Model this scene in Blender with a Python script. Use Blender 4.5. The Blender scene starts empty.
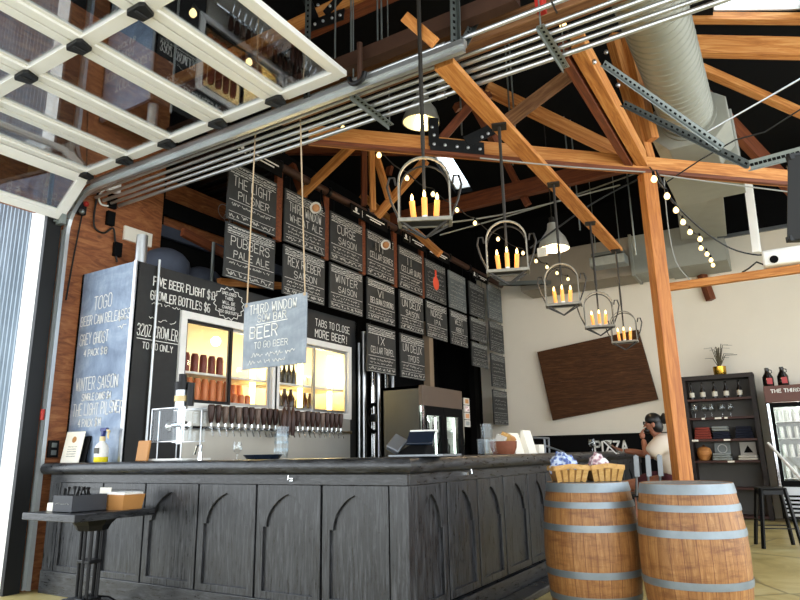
import bpy, bmesh, math, random
from mathutils import Vector, Matrix
random.seed(7)
sc = bpy.context.scene
COL = sc.collection
V = Vector
PI = math.pi

# ---------------------------------------------------------------- camera
H, FPX = 1.13, 635.0
PITCH, ROLL, YAW = [math.radians(a) for a in (13.66, 1.11, 31.27)]
def _rot():
    cy, sy = math.cos(YAW), math.sin(YAW)
    A = Matrix(((cy, sy, 0), (0, 0, -1), (-sy, cy, 0)))
    cp, sp = math.cos(PITCH), math.sin(PITCH)
    P = Matrix(((1, 0, 0), (0, cp, sp), (0, -sp, cp)))
    cr, sr = math.cos(ROLL), math.sin(ROLL)
    Q = Matrix(((cr, sr, 0), (-sr, cr, 0), (0, 0, 1)))
    return Q @ P @ A
MC = _rot(); MT = MC.transposed(); CAM = V((0, 0, H))
def ray(px, py): return MT @ V(((px - 400) / FPX, (py - 300) / FPX, 1.0))
def un(px, py, ax, val):
    d = ray(px, py); i = 'xyz'.index(ax)
    return CAM + d * ((val - CAM[i]) / d[i])
def far(px, py, D): return CAM + ray(px, py) * D
def unp(px, py, p0, n):
    d = ray(px, py); n = V(n)
    return CAM + d * ((V(p0) - CAM).dot(n) / d.dot(n))
cd = bpy.data.cameras.new('camera'); cam = bpy.data.objects.new('camera', cd); COL.objects.link(cam)
cd.sensor_width = 36; cd.lens = FPX / 800 * 36; cd.clip_start = .05; cd.clip_end = 200
m = Matrix((MC[0], -MC[1], -MC[2])).transposed().to_4x4(); m.translation = CAM
cam.matrix_world = m; sc.camera = cam

# ---------------------------------------------------------------- materials
def lin(h):
    h = h.lstrip('#'); out = []
    for i in (0, 2, 4):
        c = int(h[i:i+2], 16) / 255
        out.append(c / 12.92 if c <= .04045 else ((c + .055) / 1.055) ** 2.4)
    return (*out, 1)
class NT:
    def __init__(s, name):
        s.m = bpy.data.materials.new(name); s.m.use_nodes = True
        s.t = s.m.node_tree; s.b = s.t.nodes['Principled BSDF']; s.out = s.t.nodes['Material Output']
    def n(s, k, **kw):
        nd = s.t.nodes.new('ShaderNode' + k)
        for a, v in kw.items(): setattr(nd, a, v)
        return nd
    def l(s, a, b): s.t.links.new(a, b)
    def coords(s, scale=(1, 1, 1), kind='Object', rot=(0, 0, 0)):
        tc = s.n('TexCoord'); mp = s.n('Mapping'); mp.inputs['Scale'].default_value = scale; mp.inputs['Rotation'].default_value = rot
        s.l(tc.outputs[kind], mp.inputs['Vector']); return mp.outputs['Vector']
    def noise(s, vec, scale=5, detail=6, rough=.6, dist=0):
        n = s.n('TexNoise'); n.inputs['Scale'].default_value = scale; n.inputs['Detail'].default_value = detail
        n.inputs['Roughness'].default_value = rough; n.inputs['Distortion'].default_value = dist
        s.l(vec, n.inputs['Vector']); return n.outputs['Fac']
    def ramp(s, fac, stops):
        r = s.n('ValToRGB'); e = r.color_ramp.elements
        while len(e) < len(stops): e.new(.5)
        for el, (p, c) in zip(e, stops): el.position = p; el.color = lin(c) if isinstance(c, str) else (c, c, c, 1)
        s.l(fac, r.inputs['Fac']); return r.outputs['Color']
    def mix(s, fac, a, b, mode='MIX'):
        x = s.n('MixRGB', blend_type=mode)
        for k, v in zip(('Fac', 'Color1', 'Color2'), (fac, a, b)):
            if isinstance(v, (int, float)): x.inputs[k].default_value = v if k == 'Fac' else (v, v, v, 1)
            elif isinstance(v, (tuple, str)): x.inputs[k].default_value = lin(v) if isinstance(v, str) else v
            else: s.l(v, x.inputs[k])
        return x.outputs['Color']
    def math(s, op, a, b=0):
        x = s.n('Math', operation=op)
        for i, v in enumerate((a, b)):
            if isinstance(v, (int, float)): x.inputs[i].default_value = v
            else: s.l(v, x.inputs[i])
        return x.outputs[0]
    def bump(s, h, st=.3, d=.01):
        b = s.n('Bump'); b.inputs['Strength'].default_value = st; b.inputs['Distance'].default_value = d
        s.l(h, b.inputs['Height']); s.l(b.outputs['Normal'], s.b.inputs['Normal'])
    def set(s, col=None, rough=.5, metal=0, spec=.5):
        if col is not None:
            if isinstance(col, (str, tuple)): s.b.inputs['Base Color'].default_value = lin(col) if isinstance(col, str) else col
            else: s.l(col, s.b.inputs['Base Color'])
        if isinstance(rough, (int, float)): s.b.inputs['Roughness'].default_value = rough
        else: s.l(rough, s.b.inputs['Roughness'])
        s.b.inputs['Metallic'].default_value = metal; s.b.inputs['Specular IOR Level'].default_value = spec
        return s.m

def plain(name, col, rough=.5, metal=0, var=.12, scale=6, spec=.5):
    t = NT(name); c = lin(col)
    f = t.noise(t.coords(), scale, 5)
    a = tuple(max(0, x * (1 - var)) for x in c[:3]) + (1,); b = tuple(min(1, x * (1 + var)) for x in c[:3]) + (1,)
    return t.set(t.mix(f, a, b), rough, metal, spec)
def wood(name, dark, mid, light, scale=(.6, 9, 9), rough=.55, grain=3, bump=.15, spec=.4):
    t = NT(name); v = t.coords(scale)
    f = t.noise(v, grain, 8, .65, 1.2)
    c = t.ramp(f, [(.28, dark), (.5, mid), (.72, light)])
    f2 = t.noise(t.coords((.5, .9, .9)), 1.7, 3)
    c = t.mix(t.math('MULTIPLY', f2, .5), c, dark, 'MIX')
    t.bump(f, bump, .004)
    return t.set(c, rough, 0, spec)
def emis(name, col, st):
    t = NT(name); t.set(col, .5); t.b.inputs['Emission Color'].default_value = lin(col); t.b.inputs['Emission Strength'].default_value = st
    return t.m
def glassy(name, tint=(1, 1, 1), base=.04, k=1.0, rough=.01, ior=1.5):
    t = NT(name); t.t.nodes.remove(t.b)
    tr = t.n('BsdfTransparent'); tr.inputs['Color'].default_value = (*tint, 1)
    gl = t.n('BsdfGlossy'); gl.inputs['Roughness'].default_value = rough; gl.inputs['Color'].default_value = (.95, .97, 1, 1)
    ge = t.n('NewGeometry'); dp = t.n('VectorMath', operation='DOT_PRODUCT'); t.l(ge.outputs['Incoming'], dp.inputs[0]); t.l(ge.outputs['Normal'], dp.inputs[1])
    c = t.math('ABSOLUTE', dp.outputs['Value']); q = t.math('POWER', t.math('SUBTRACT', 1.0, c), 4.0)
    fac = t.math('ADD', t.math('MULTIPLY', q, k * (1 - base)), base)
    mx = t.n('MixShader'); t.l(fac, mx.inputs[0]); t.l(tr.outputs[0], mx.inputs[1]); t.l(gl.outputs[0], mx.inputs[2])
    t.l(mx.outputs[0], t.out.inputs['Surface']); return t.m

MAT = {}
MAT['fir'] = wood('fir_beam', '8c4f1f', 'c98543', 'e6b06c', rough=.6)
MAT['fir_post'] = wood('fir_post', '7c3c12', 'b5692b', 'cf8641', rough=.55)
MAT['fir_red_or_shaded'] = wood('fir_red_and_shaded', '4a2010', '743c1e', '94542c', rough=.6)  # dark red fir; also colours strips standing for shaded beam faces
MAT['fir_old'] = wood('fir_weathered', '5a3720', '8f6440', 'b58a60', rough=.7)
MAT['walnut'] = wood('walnut_board', '2c190d', '50311b', '75502f', scale=(1.0, 9, 14), rough=.65, spec=.2)
MAT['shelf_wood'] = wood('shelf_wood', '120c0a', '231713', '33221b', rough=.5)
MAT['red_wood'] = wood('red_shelf_edge', '2a120c', '45231a', '5b3226', rough=.5)
def barwood(name, scale):
    t = NT(name); f = t.noise(t.coords(scale), 4, 8, .7, .6)
    c = t.ramp(f, [(.28, '0b0b0c'), (.5, '26272a'), (.74, '5a5c60')])
    g = t.noise(t.coords((2, 2, 2)), 2.2, 4)
    c = t.mix(t.math('MULTIPLY', g, .35), c, '0e0e10')
    t.bump(f, .25, .003)
    r = t.ramp(f, [(.3, .22), (.8, .48)])
    return t.set(c, r, 0, .5)
MAT['barwood'] = barwood('charcoal_bar_wood', (14, 14, 1.2))
MAT['barrail'] = barwood('charcoal_bar_rail', (2, 2, 12))
def plywood():
    t = NT('plywood'); f = t.noise(t.coords((2, 1.2, 5)), 2.2, 8, .62, 2.2)
    c = t.ramp(f, [(.3, '673618'), (.5, '925630'), (.68, 'b07446')])
    v = t.n('TexVoronoi'); v.inputs['Scale'].default_value = 2.3; t.l(t.coords((1, 1, 1.5)), v.inputs['Vector'])
    k = t.ramp(v.outputs['Distance'], [(.03, 1.0), (.09, 0.0)])
    c = t.mix(t.math('MULTIPLY', k, .6), c, '3a1a0b'); t.bump(f, .1, .004)
    return t.set(c, .6)
MAT['plywood'] = plywood()
def oak():
    t = NT('barrel_oak'); tc = t.n('TexCoord'); sx = t.n('SeparateXYZ'); t.l(tc.outputs['Object'], sx.inputs[0])
    a = t.math('ARCTAN2', sx.outputs[1], sx.outputs[0]); s = t.math('MULTIPLY', a, 26 / (2 * PI))
    fl = t.math('FLOOR', s); fr = t.math('FRACT', s)
    wn = t.n('TexWhiteNoise', noise_dimensions='1D'); t.l(fl, wn.inputs['W'])
    cv = t.n('CombineXYZ'); t.l(t.math('MULTIPLY', a, 9), cv.inputs[0]); t.l(t.math('MULTIPLY', sx.outputs[2], 2.2), cv.inputs[2]); t.l(t.math('MULTIPLY', fl, 3.7), cv.inputs[1])
    f = t.noise(cv.outputs[0], 2.2, 8, .7, .8)
    c = t.ramp(f, [(.25, '70431f'), (.5, '9f6d3b'), (.75, 'c2935c')])
    tint = t.ramp(wn.outputs['Value'], [(0, .84), (1, 1.0)])
    c = t.mix(1.0, c, tint, 'MULTIPLY')
    n2 = t.noise(t.coords((2, 2, 9)), 2.0, 6, .7)
    c = t.mix(t.ramp(n2, [(.48, 0.0), (.72, .75)]), c, '57280f')
    seam = t.math('LESS_THAN', t.math('ABSOLUTE', t.math('SUBTRACT', fr, .5)), .475)
    c = t.mix(seam, '6b3c1c', c); t.bump(seam, .5, .004)
    return t.set(c, .5)
MAT['oak'] = oak()
MAT['hoop'] = plain('galvanised_hoop', '868f94', .5, .7, .3, 9)
MAT['steel'] = plain('brushed_steel', 'b9bcbf', .3, .9, .1, 20)
MAT['chrome'] = plain('chrome', 'd5d8da', .12, 1, .05)
MAT['conduit'] = plain('galvanised_conduit', 'c2c6c8', .38, .85, .1, 14)
MAT['galv'] = plain('galvanised_strut', '8e9694', .45, .75, .2, 14)
MAT['darkgalv'] = plain('dark_galvanised_angle', '5a605e', .5, .6, .15, 10)
MAT['duct'] = plain('galvanised_duct', '92948b', .6, .2, .14, 5)
MAT['duct_dark'] = plain('dull_duct', '8b8273', .6, .2, .12, 4)
MAT['alu'] = plain('painted_aluminium', 'e6e6e3', .45, .1, .06, 12)
MAT['cream'] = plain('cream_wall_paint', 'e8e0d0', .75, 0, .05, 2)
MAT['white'] = plain('white_paint', 'ecebe6', .5, 0, .04)
MAT['paper'] = plain('paper', 'efe9da', .8, 0, .04)
MAT['black'] = plain('black_paint', '070708', .85, 0, .3, 6, .15)
MAT['blackmetal'] = plain('black_metal', '121214', .42, .5, .2)
MAT['iron'] = plain('aged_iron', '3a3733', .5, .7, .3, 18)
MAT['iron_light'] = plain('iron_with_highlights', '8a867c', .5, .3, .5, 26)  # paler grey iron with the front frame's highlights put into the colour
MAT['gusset'] = plain('black_gusset_steel', '161718', .5, .4, .2)
MAT['rust'] = plain('rusty_pipe', '4a3226', .6, .4, .3, 9)
def chalkboard(name, a, b, c_, sc_=2.0, rough=.5):
    t = NT(name); f = t.noise(t.coords((1, 1, 1.6)), sc_, 7, .62, .8)
    g = t.noise(t.coords((9, 9, 3)), 3, 5, .7)
    c = t.ramp(t.math('ADD', t.math('MULTIPLY', f, .75), t.math('MULTIPLY', g, .25)), [(.32, a), (.5, b), (.66, c_)])
    return t.set(c, rough, 0, .5)
MAT['slate'] = chalkboard('chalkboard_black', '1d1f20', '2a2c2d', '383a3a', rough=.6)
MAT['slate_dark'] = chalkboard('chalkboard_matt_black', '111213', '1a1b1c', '252727', rough=.65)
MAT['slate_dust'] = chalkboard('chalkboard_dusty', '4a4f50', '5d6364', '74797a', rough=.7)
MAT['slate_smear_skytint'] = chalkboard('chalkboard_smeared_skytint', '5d6d86', '8496b0', 'b4c1d2', 1.6, .5)  # chalk smears, with the sky's blue reflection put into the colour
MAT['slate_sign'] = chalkboard('chalkboard_sign', '75808c', '8c96a1', 'a5aeb8', 3, .7)  # chalk-dusted grey with some of the sky's blue reflection mixed in
MAT['chalk'] = plain('chalk', 'f2f1ec', .9, 0, .03)
MAT['shelf_back'] = plain('grey_shelf_back', '55524e', .7)
MAT['stud'] = plain('pale_stud', '84735f', .7)
MAT['caddy'] = plain('charcoal_caddy', '33353a', .6)
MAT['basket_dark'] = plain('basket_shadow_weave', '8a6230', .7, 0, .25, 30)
MAT['headerred'] = plain('red_brown_header', '5f3a30', .5)
MAT['chalk_soft'] = plain('chalk_soft', 'd3d2cc', .9, 0, .06)
MAT['lamp_glass'] = plain('prismatic_lamp_shade', 'b9b8ae', .35, .3, .1)
MAT['chalk_dim'] = plain('chalk_faint', 'a9aaa6', .9, 0, .1)
MAT['orange_chalk'] = plain('orange_chalk', 'e2573a', .9)
MAT['pane'] = glassy('garage_glass', (.80, .83, .83), .13, 1.0)
MAT['glass'] = glassy('clear_glass', (.97, .98, .98), .06, .9)
MAT['cooler_glass'] = glassy('cooler_glass', (.97, .97, .96), .02, .6)
MAT['acrylic'] = glassy('clear_acrylic', (.95, .97, .98), .02, .5, .02)
MAT['rope'] = plain('jute_rope', 'b8a387', .9)
MAT['cable'] = plain('black_cable', '0d0d0d', .6)
MAT['greycable'] = plain('grey_cable', '8a8a84', .6)
MAT['concrete_out'] = plain('pavement', '9a9890', .9, 0, .1, 3)
MAT['bulb'] = emis('warm_bulb', 'ffdf9a', 3)
MAT['bulb_hot'] = emis('bright_lamp', 'ffe2a0', 25)
MAT['candle'] = emis('amber_candle_tube', 'e89a48', .85)
MAT['flame'] = emis('candle_bulb', 'ffd890', 6)
MAT['tube'] = emis('warm_tube', 'ffd978', 12)
MAT['ledw'] = emis('fridge_led', 'e8fff4', 5)
MAT['tap'] = wood('tap_handle_walnut', '1d0f0a', '40241a', '6a4534', scale=(8, 8, 1), rough=.4)
MAT['tap_light'] = wood('tap_handle_ash', '4d3a30', '776154', '96806f', scale=(8, 8, 1), rough=.4)
MAT['can_orange'] = plain('orange_can', 'd07a4a', .4, .2)
MAT['can_red'] = plain('red_can', '7c3a33', .4, .2)
MAT['can_white'] = plain('white_can', 'd8d6cf', .4, .2)
MAT['can_blue'] = plain('pale_blue_can', '9fb6bf', .4, .2)
MAT['bottle'] = plain('dark_bottle', '17100c', .12)
MAT['amber'] = plain('amber_bottle', '3a1c0c', .12)
MAT['label'] = plain('bottle_label', 'd9d3c2', .6)
MAT['redlabel'] = plain('red_label', 'b13a3a', .6)
MAT['olive'] = plain('olive_grey_fridge', '4b4a43', .5, .2, .05)
MAT['brownhdr'] = plain('brown_header', '5d4f45', .5, .1, .08)
MAT['gold'] = plain('gold_pot', 'c79a3a', .25, .9)
MAT['skin'] = plain('skin', '9a6248', .55, 0, .06)
MAT['hair'] = plain('black_hair', '0a0807', .45, 0, .2, 30)
MAT['tshirt'] = plain('beige_tshirt', 'cdbfae', .85, 0, .06)
MAT['shorts'] = plain('maroon_shorts', '4b1c24', .85, 0, .1)
MAT['kraft'] = plain('kraft_box', 'b57f45', .6, 0, .12)
MAT['splint'] = wood('basket_splint', 'a87b3f', 'c99d5c', 'e0bb7e', rough=.6)
MAT['red'] = plain('red_paint', 'b3291f', .5)
MAT['yellow'] = plain('yellow_liquid', 'e6d21c', .4)
MAT['navy'] = plain('navy_plastic', '1d2a6e', .35)
MAT['tanplastic'] = plain('tan_plastic', 'd8c08c', .4)
MAT['wicker'] = plain('brown_wicker', '7a4227', .7, 0, .3, 40)
MAT['redcloth'] = plain('brick_red_cloth', '8a3a2e', .9, 0, .12)
MAT['navycloth'] = plain('navy_cloth', '151a2c', .9, 0, .15)
MAT['greycloth'] = plain('grey_cloth', '8d928f', .9, 0, .12)
MAT['whitecloth'] = plain('white_cloth', 'c9c4bb', .9, 0, .08)
MAT['greymetal'] = plain('grey_metal', '74787c', .4, .6)
MAT['screen'] = plain('dark_screen', '1a2330', .15)
MAT['steel_dull'] = plain('tap_wall_steel', 'c9c6bd', .3, .5, .08, 4)
MAT['cork'] = plain('sticker_orange', 'c98f5c', .6)
MAT['sack'] = plain('grey_sack', '3c4250', .8, 0, .3)
MAT['plant'] = plain('dry_plant', '57503c', .8)
def plaid(name, a, b, c_):
    t = NT(name); w = t.noise(t.coords((1, 1, 1)), 28, 3); v = t.n('TexVoronoi'); v.inputs['Scale'].default_value = 32; t.l(t.coords(), v.inputs['Vector'])
    c = t.ramp(v.outputs['Distance'], [(.2, a), (.42, b), (.6, c_)]); return t.set(t.mix(t.math('MULTIPLY', w, .3), c, c_), .9)
MAT['bluebag'] = plaid('blue_check_cloth', '152f78', '3358a8', 'c3cfe4')
MAT['pinkbag'] = plaid('pink_check_cloth', '5c3a44', 'b07d86', 'e9dedd')
def floor_mat():
    t = NT('polished_concrete'); f = t.noise(t.coords((1, 1, 1)), 1.1, 8, .65, 1.0); g = t.noise(t.coords((1, 3, 1)), 6, 5)
    c = t.ramp(f, [(.3, 'a58f50'), (.5, 'c9b473'), (.7, 'e0d198')]); c = t.mix(t.math('MULTIPLY', g, .3), c, '7c6d4c')
    v = t.n('TexVoronoi', feature='DISTANCE_TO_EDGE'); v.inputs['Scale'].default_value = .55
    t.l(t.mix(.12, t.coords(), t.n('TexNoise').outputs['Color']), v.inputs['Vector'])
    k = t.ramp(v.outputs['Distance'], [(.0, 1.0), (.012, 0.0)])
    c = t.mix(t.math('MULTIPLY', k, .7), c, '54452e')
    return t.set(c, .35, 0, .5)
MAT['floor'] = floor_mat()
def corr():
    t = NT('corrugated_steel'); f = t.noise(t.coords((1, 1, .5)), 3, 4)
    return t.set(t.ramp(f, [(.3, '5f6d7a'), (.7, '83929f')]), .5, .3)
MAT['corr'] = corr()

# ---------------------------------------------------------------- geometry builder
def R3(rx=0, ry=0, rz=0):
    return Matrix.Rotation(rz, 3, 'Z') @ Matrix.Rotation(ry, 3, 'Y') @ Matrix.Rotation(rx, 3, 'X')
class B:
    def __init__(s): s.v = []; s.f = []
    def add(s, vs, fs):
        o = len(s.v); s.v += [V(p) for p in vs]; s.f += [[i + o for i in f] for f in fs]; return s
    def box(s, x0, x1, y0, y1, z0, z1):
        return s.add([(x0,y0,z0),(x1,y0,z0),(x1,y1,z0),(x0,y1,z0),(x0,y0,z1),(x1,y0,z1),(x1,y1,z1),(x0,y1,z1)],
                     [(0,3,2,1),(4,5,6,7),(0,1,5,4),(1,2,6,5),(2,3,7,6),(3,0,4,7)])
    def cbox(s, c, size, rot=None):
        c = V(c); rot = rot or Matrix.Identity(3); h = V(size) / 2; vs = []
        for z in (-1, 1):
            for x, y in ((-1,-1),(1,-1),(1,1),(-1,1)): vs.append(c + rot @ V((x*h.x, y*h.y, z*h.z)))
        return s.add(vs, [(0,3,2,1),(4,5,6,7),(0,1,5,4),(1,2,6,5),(2,3,7,6),(3,0,4,7)])
    def bar(s, p0, p1, w, h, up=(0, 0, 1)):
        p0, p1 = V(p0), V(p1); d = (p1 - p0).normalized(); up = V(up)
        if abs(d.dot(up)) > .97: up = V((0, 1, 0)) if abs(d.y) < .9 else V((1, 0, 0))
        a = d.cross(up).normalized(); b = a.cross(d).normalized()
        vs = [p + a * x * w / 2 + b * y * h / 2 for p in (p0, p1) for x, y in ((-1,-1),(1,-1),(1,1),(-1,1))]
        return s.add(vs, [(0,1,2,3),(7,6,5,4),(4,5,1,0),(5,6,2,1),(6,7,3,2),(7,4,0,3)])
    def tube(s, pts, r, seg=8, closed=False):
        pts = [V(p) for p in pts]; n = len(pts); rs = r if isinstance(r, (list, tuple)) else [r] * n
        t0 = (pts[1] - pts[0]).normalized(); a = t0.orthogonal().normalized(); vs = []; fs = []
        for i, p in enumerate(pts):
            if closed: t = (pts[(i+1) % n] - pts[i-1]).normalized()
            else: t = (pts[min(i+1, n-1)] - pts[max(i-1, 0)]).normalized()
            a = (a - t * a.dot(t)).normalized(); b = t.cross(a)
            for k in range(seg):
                q = 2 * PI * k / seg; vs.append(p + (a * math.cos(q) + b * math.sin(q)) * rs[i])
        m_ = n if closed else n - 1
        for i in range(m_):
            j = (i + 1) % n
            for k in range(seg): l = (k + 1) % seg; fs.append((i*seg+k, i*seg+l, j*seg+l, j*seg+k))
        if not closed: fs.append(tuple(range(seg))[::-1]); fs.append(tuple((n-1)*seg+k for k in range(seg)))
        return s.add(vs, fs)
    def cyl(s, p0, p1, r0, r1=None, seg=16): return s.tube([p0, p1], [r0, r0 if r1 is None else r1], seg)
    def lathe(s, prof, c=(0, 0, 0), seg=24, rot=None):
        c = V(c); rot = rot or Matrix.Identity(3); vs = []; fs = []; n = len(prof)
        for r, z in prof:
            for k in range(seg): q = 2*PI*k/seg; vs.append(c + rot @ V((r*math.cos(q), r*math.sin(q), z)))
        for i in range(n - 1):
            for k in range(seg): l = (k+1) % seg; fs.append((i*seg+k, i*seg+l, (i+1)*seg+l, (i+1)*seg+k))
        if prof[0][0] > 1e-4: fs.append(tuple(range(seg))[::-1])
        if prof[-1][0] > 1e-4: fs.append(tuple((n-1)*seg+k for k in range(seg)))
        return s.add(vs, fs)
    def sph(s, c, r, seg=12, ring=8, sc_=(1, 1, 1), rot=None):
        prof = [(max(1e-5, math.sin(PI*i/ring)) * r, -math.cos(PI*i/ring) * r) for i in range(ring + 1)]
        S = Matrix.Diagonal(V(sc_)); rot = rot or Matrix.Identity(3)
        return s.lathe(prof, c, seg, rot @ S)
    def prism(s, outline, o, ua, ub, un_, d):
        o, ua, ub, un_ = V(o), V(ua), V(ub), V(un_); n = len(outline)
        vs = [o + ua*a + ub*b for a, b in outline] + [o + ua*a + ub*b + un_*d for a, b in outline]
        fs = [tuple(range(n))[::-1], tuple(range(n, 2*n))] + [(i, (i+1) % n, (i+1) % n + n, i + n) for i in range(n)]
        return s.add(vs, fs)
    def holed(s, outer, holes, o, ua, ub, un_, d):
        bm = bmesh.new(); es = []
        for lp in [outer] + holes:
            vs = [bm.verts.new((a, b, 0)) for a, b in lp]
            es += [bm.edges.new((vs[i], vs[(i+1) % len(vs)])) for i in range(len(vs))]
        r = bmesh.ops.triangle_fill(bm, edges=es, use_beauty=True)
        fs = [f for f in bm.faces]
        ex = bmesh.ops.extrude_face_region(bm, geom=fs)
        for e in ex['geom']:
            if isinstance(e, bmesh.types.BMVert): e.co.z = d
        bmesh.ops.recalc_face_normals(bm, faces=bm.faces)
        bm.verts.index_update(); o, ua, ub, un_ = V(o), V(ua), V(ub), V(un_)
        s.add([o + ua*v.co.x + ub*v.co.y + un_*v.co.z for v in bm.verts], [[v.index for v in f.verts] for f in bm.faces]); bm.free()
        return s
    def build(s, name, mat, parent=None, smooth=True, bevel=0, world=True, recalc=True):
        off = parent_loc(parent) if (parent and world) else V((0, 0, 0))
        me = bpy.data.meshes.new(name); me.from_pydata([p - off for p in s.v], [], s.f)
        bm = bmesh.new(); bm.from_mesh(me)
        if recalc: bmesh.ops.recalc_face_normals(bm, faces=bm.faces)
        bm.to_mesh(me); bm.free()
        me.materials.append(MAT[mat] if isinstance(mat, str) else mat)
        if smooth:
            me.shade_smooth(); me.set_sharp_from_angle(angle=.6)
        o = bpy.data.objects.new(name, me); COL.objects.link(o)
        if parent: o.parent = parent
        if bevel:
            b = o.modifiers.new('bevel', 'BEVEL'); b.width = bevel; b.segments = 2; b.limit_method = 'ANGLE'
        return o
def parent_loc(p):
    l = V((0, 0, 0))
    while p: l = l + p.location; p = p.parent
    return l
def tag(o, label, cat, group=None, kind=None):
    if label: o['label'] = label
    if cat: o['category'] = cat
    if group: o['group'] = group
    if kind: o['kind'] = kind
    return o
def thing(name, label, cat, loc=(0, 0, 0), rz=0, group=None):
    o = bpy.data.objects.new(name, None); COL.objects.link(o); o.location = loc; o.rotation_euler = (0, 0, rz); o.empty_display_size = .1
    return tag(o, label, cat, group)
def struct(o, kind='structure'): o['kind'] = kind; return o
def dup(root, loc=None, rz=None, label=None, group=None):
    r = root.copy(); COL.objects.link(r)
    if loc is not None: r.location = loc
    if rz is not None: r.rotation_euler = (0, 0, rz)
    if label: r['label'] = label
    if group: r['group'] = group
    for ch in list(root.children):
        c = ch.copy(); COL.objects.link(c); c.parent = r
        for g in list(ch.children): d = g.copy(); COL.objects.link(d); d.parent = c
    return r
def beam(name, p0, p1, w, h, mat, parent=None, up=(0, 0, 1), bevel=.004):
    """straight timber: its own local X runs along the length so that the grain follows it"""
    p0, p1 = V(p0), V(p1); d = (p1 - p0); L = d.length; d.normalize(); up = V(up)
    if abs(d.dot(up)) > .97: up = V((0.7, -.7, 0))
    a = up.cross(d).normalized(); b = d.cross(a).normalized()
    o = B().box(-L/2, L/2, -w/2, w/2, -h/2, h/2).build(name, mat, None, smooth=False, bevel=bevel)
    mw = Matrix((d, a, b)).transposed().to_4x4(); mw.translation = (p0 + p1) / 2
    if parent:
        o.parent = parent; mw.translation = mw.translation - parent_loc(parent)
    o.matrix_local = mw
    return o
ORD = 'first second third fourth fifth sixth seventh eighth ninth tenth eleventh twelfth thirteenth fourteenth fifteenth sixteenth seventeenth eighteenth nineteenth twentieth twenty-first twenty-second twenty-third twenty-fourth twenty-fifth twenty-sixth'.split()

# ---------------------------------------------------------------- chalk stroke lettering
G = {'A':'00 26 40|12 32','B':'00 06 36 45 44 33 03|33 42 41 30 00','C':'45 36 16 05 01 10 30 41','D':'00 06 26 44 42 20 00','E':'46 06 00 40|03 33','F':'46 06 00|03 33',
'G':'45 36 16 05 01 10 30 41 43 23','H':'00 06|40 46|03 43','I':'06 00','J':'46 41 30 10 01','K':'00 06|46 02|13 40','L':'06 00 40','M':'00 06 23 46 40','N':'00 06 40 46','O':'10 01 05 16 36 45 41 30 10',
'P':'00 06 36 45 44 33 03','Q':'10 01 05 16 36 45 41 30 10|22 40','R':'00 06 36 45 44 33 03|23 40','S':'45 36 16 05 04 13 33 42 41 30 10 01','T':'06 46|26 20','U':'06 01 10 30 41 46','V':'06 20 46','W':'06 10 24 30 46','X':'00 46|06 40','Y':'06 23 46|23 20','Z':'06 46 00 40',
'0':'10 01 05 16 36 45 41 30 10','1':'14 26 20','2':'05 16 36 45 44 00 40','3':'05 16 36 45 44 33 13|33 42 41 30 10 01','4':'30 36 02 42','5':'46 06 03 33 42 41 30 00','6':'46 16 03 01 10 30 41 42 33 03','7':'06 46 10','8':'13 04 05 16 36 45 44 33 13 02 01 10 30 41 42 33','9':'43 13 04 05 16 36 45 41 30 10',
'$':'45 36 16 05 04 13 33 42 41 30 10 01|27 2-','.':'10 20','!':'26 22|21 20','%':'00 46|15 05|41 31','&':'40 05 16 25 01 10 42','-':'03 33',"'":'26 24','/':'00 46'}
def strokes(ch):
    res = []
    for part in G.get(ch, '').split('|'):
        pl = [(int(t[0]), -1 if t[1] == '-' else int(t[1])) for t in part.split()]
        if len(pl) > 1: res.append(pl)
    return res
def rib(b, pts, w, n):
    """a chalk line of width w lying on a surface with normal n"""
    n = V(n)
    for p, q in zip(pts[:-1], pts[1:]):
        d = q - p
        if d.length < 1e-5: continue
        d.normalize(); s_ = n.cross(d) * w / 2; e = d * w * .35
        b.add([p - e - s_, q + e - s_, q + e + s_, p - e + s_], [(0, 1, 2, 3)])
def chalk(b, text, o, ua, ub, n, h, width=None, w=None, slant=0, wob=.16, bold=1):
    o, ua, ub = V(o), V(ua), V(ub); w = w or h * .085 * bold; u = h / 6
    adv = [(3.0 if c in ' ' else 2.6 if c in "I.!'1" else 5.6) for c in text]; tot = sum(adv)
    fx = (width / (tot * u)) if width else .85
    x = 0
    for c, a in zip(text, adv):
        dy = random.uniform(-.3, .3)
        for pl in strokes(c.upper()):
            pts = []
            for i, (px, py) in enumerate(pl):
                jx, jy = random.uniform(-wob, wob), random.uniform(-wob, wob) * 1.2
                gx = (x + px + jx + slant * py) * u * fx; gy = (py + jy + dy) * u
                pts.append(o + ua * gx + ub * gy)
            rib(b, pts, w, n)
        x += a
def squig(b, o, ua, ub, n, L, h, w, dens=1.0):
    """unreadable small handwriting: a wavering chalk line"""
    o, ua, ub = V(o), V(ua), V(ub); x = 0; pts = []
    while x < L:
        if random.random() < .1 and len(pts) > 3: rib(b, pts, w, n); pts = []; x += h * .6
        pts.append(o + ua * x + ub * random.uniform(0, h)); x += h * random.uniform(.25, .5) / dens
    if len(pts) > 1: rib(b, pts, w, n)
def band(b, o, ua, ub, n, L, h, w):
    """decorative border: two rules with dashes between"""
    o, ua, ub = V(o), V(ua), V(ub)
    rib(b, [o, o + ua * L], w, n); rib(b, [o + ub * h, o + ua * L + ub * h], w, n)
    x = .01
    while x < L - .05:
        l = random.uniform(.03, .06); k = random.choice((.3, .5, .7))
        rib(b, [o + ua*x + ub*h*k, o + ua*(x+l) + ub*h*k], w * 1.4, n); x += l + .02
X_, Y_, Z_ = V((1, 0, 0)), V((0, 1, 0)), V((0, 0, 1))

# ================================================================ THE SETTING
struct(B().box(-6.75, 6, -4, 12.65, -.12, 0).build('floor', 'floor', smooth=False))
struct(B().box(-16, -6.75, -6, 8, -.14, -.01).build('pavement', 'concrete_out', smooth=False))
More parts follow.
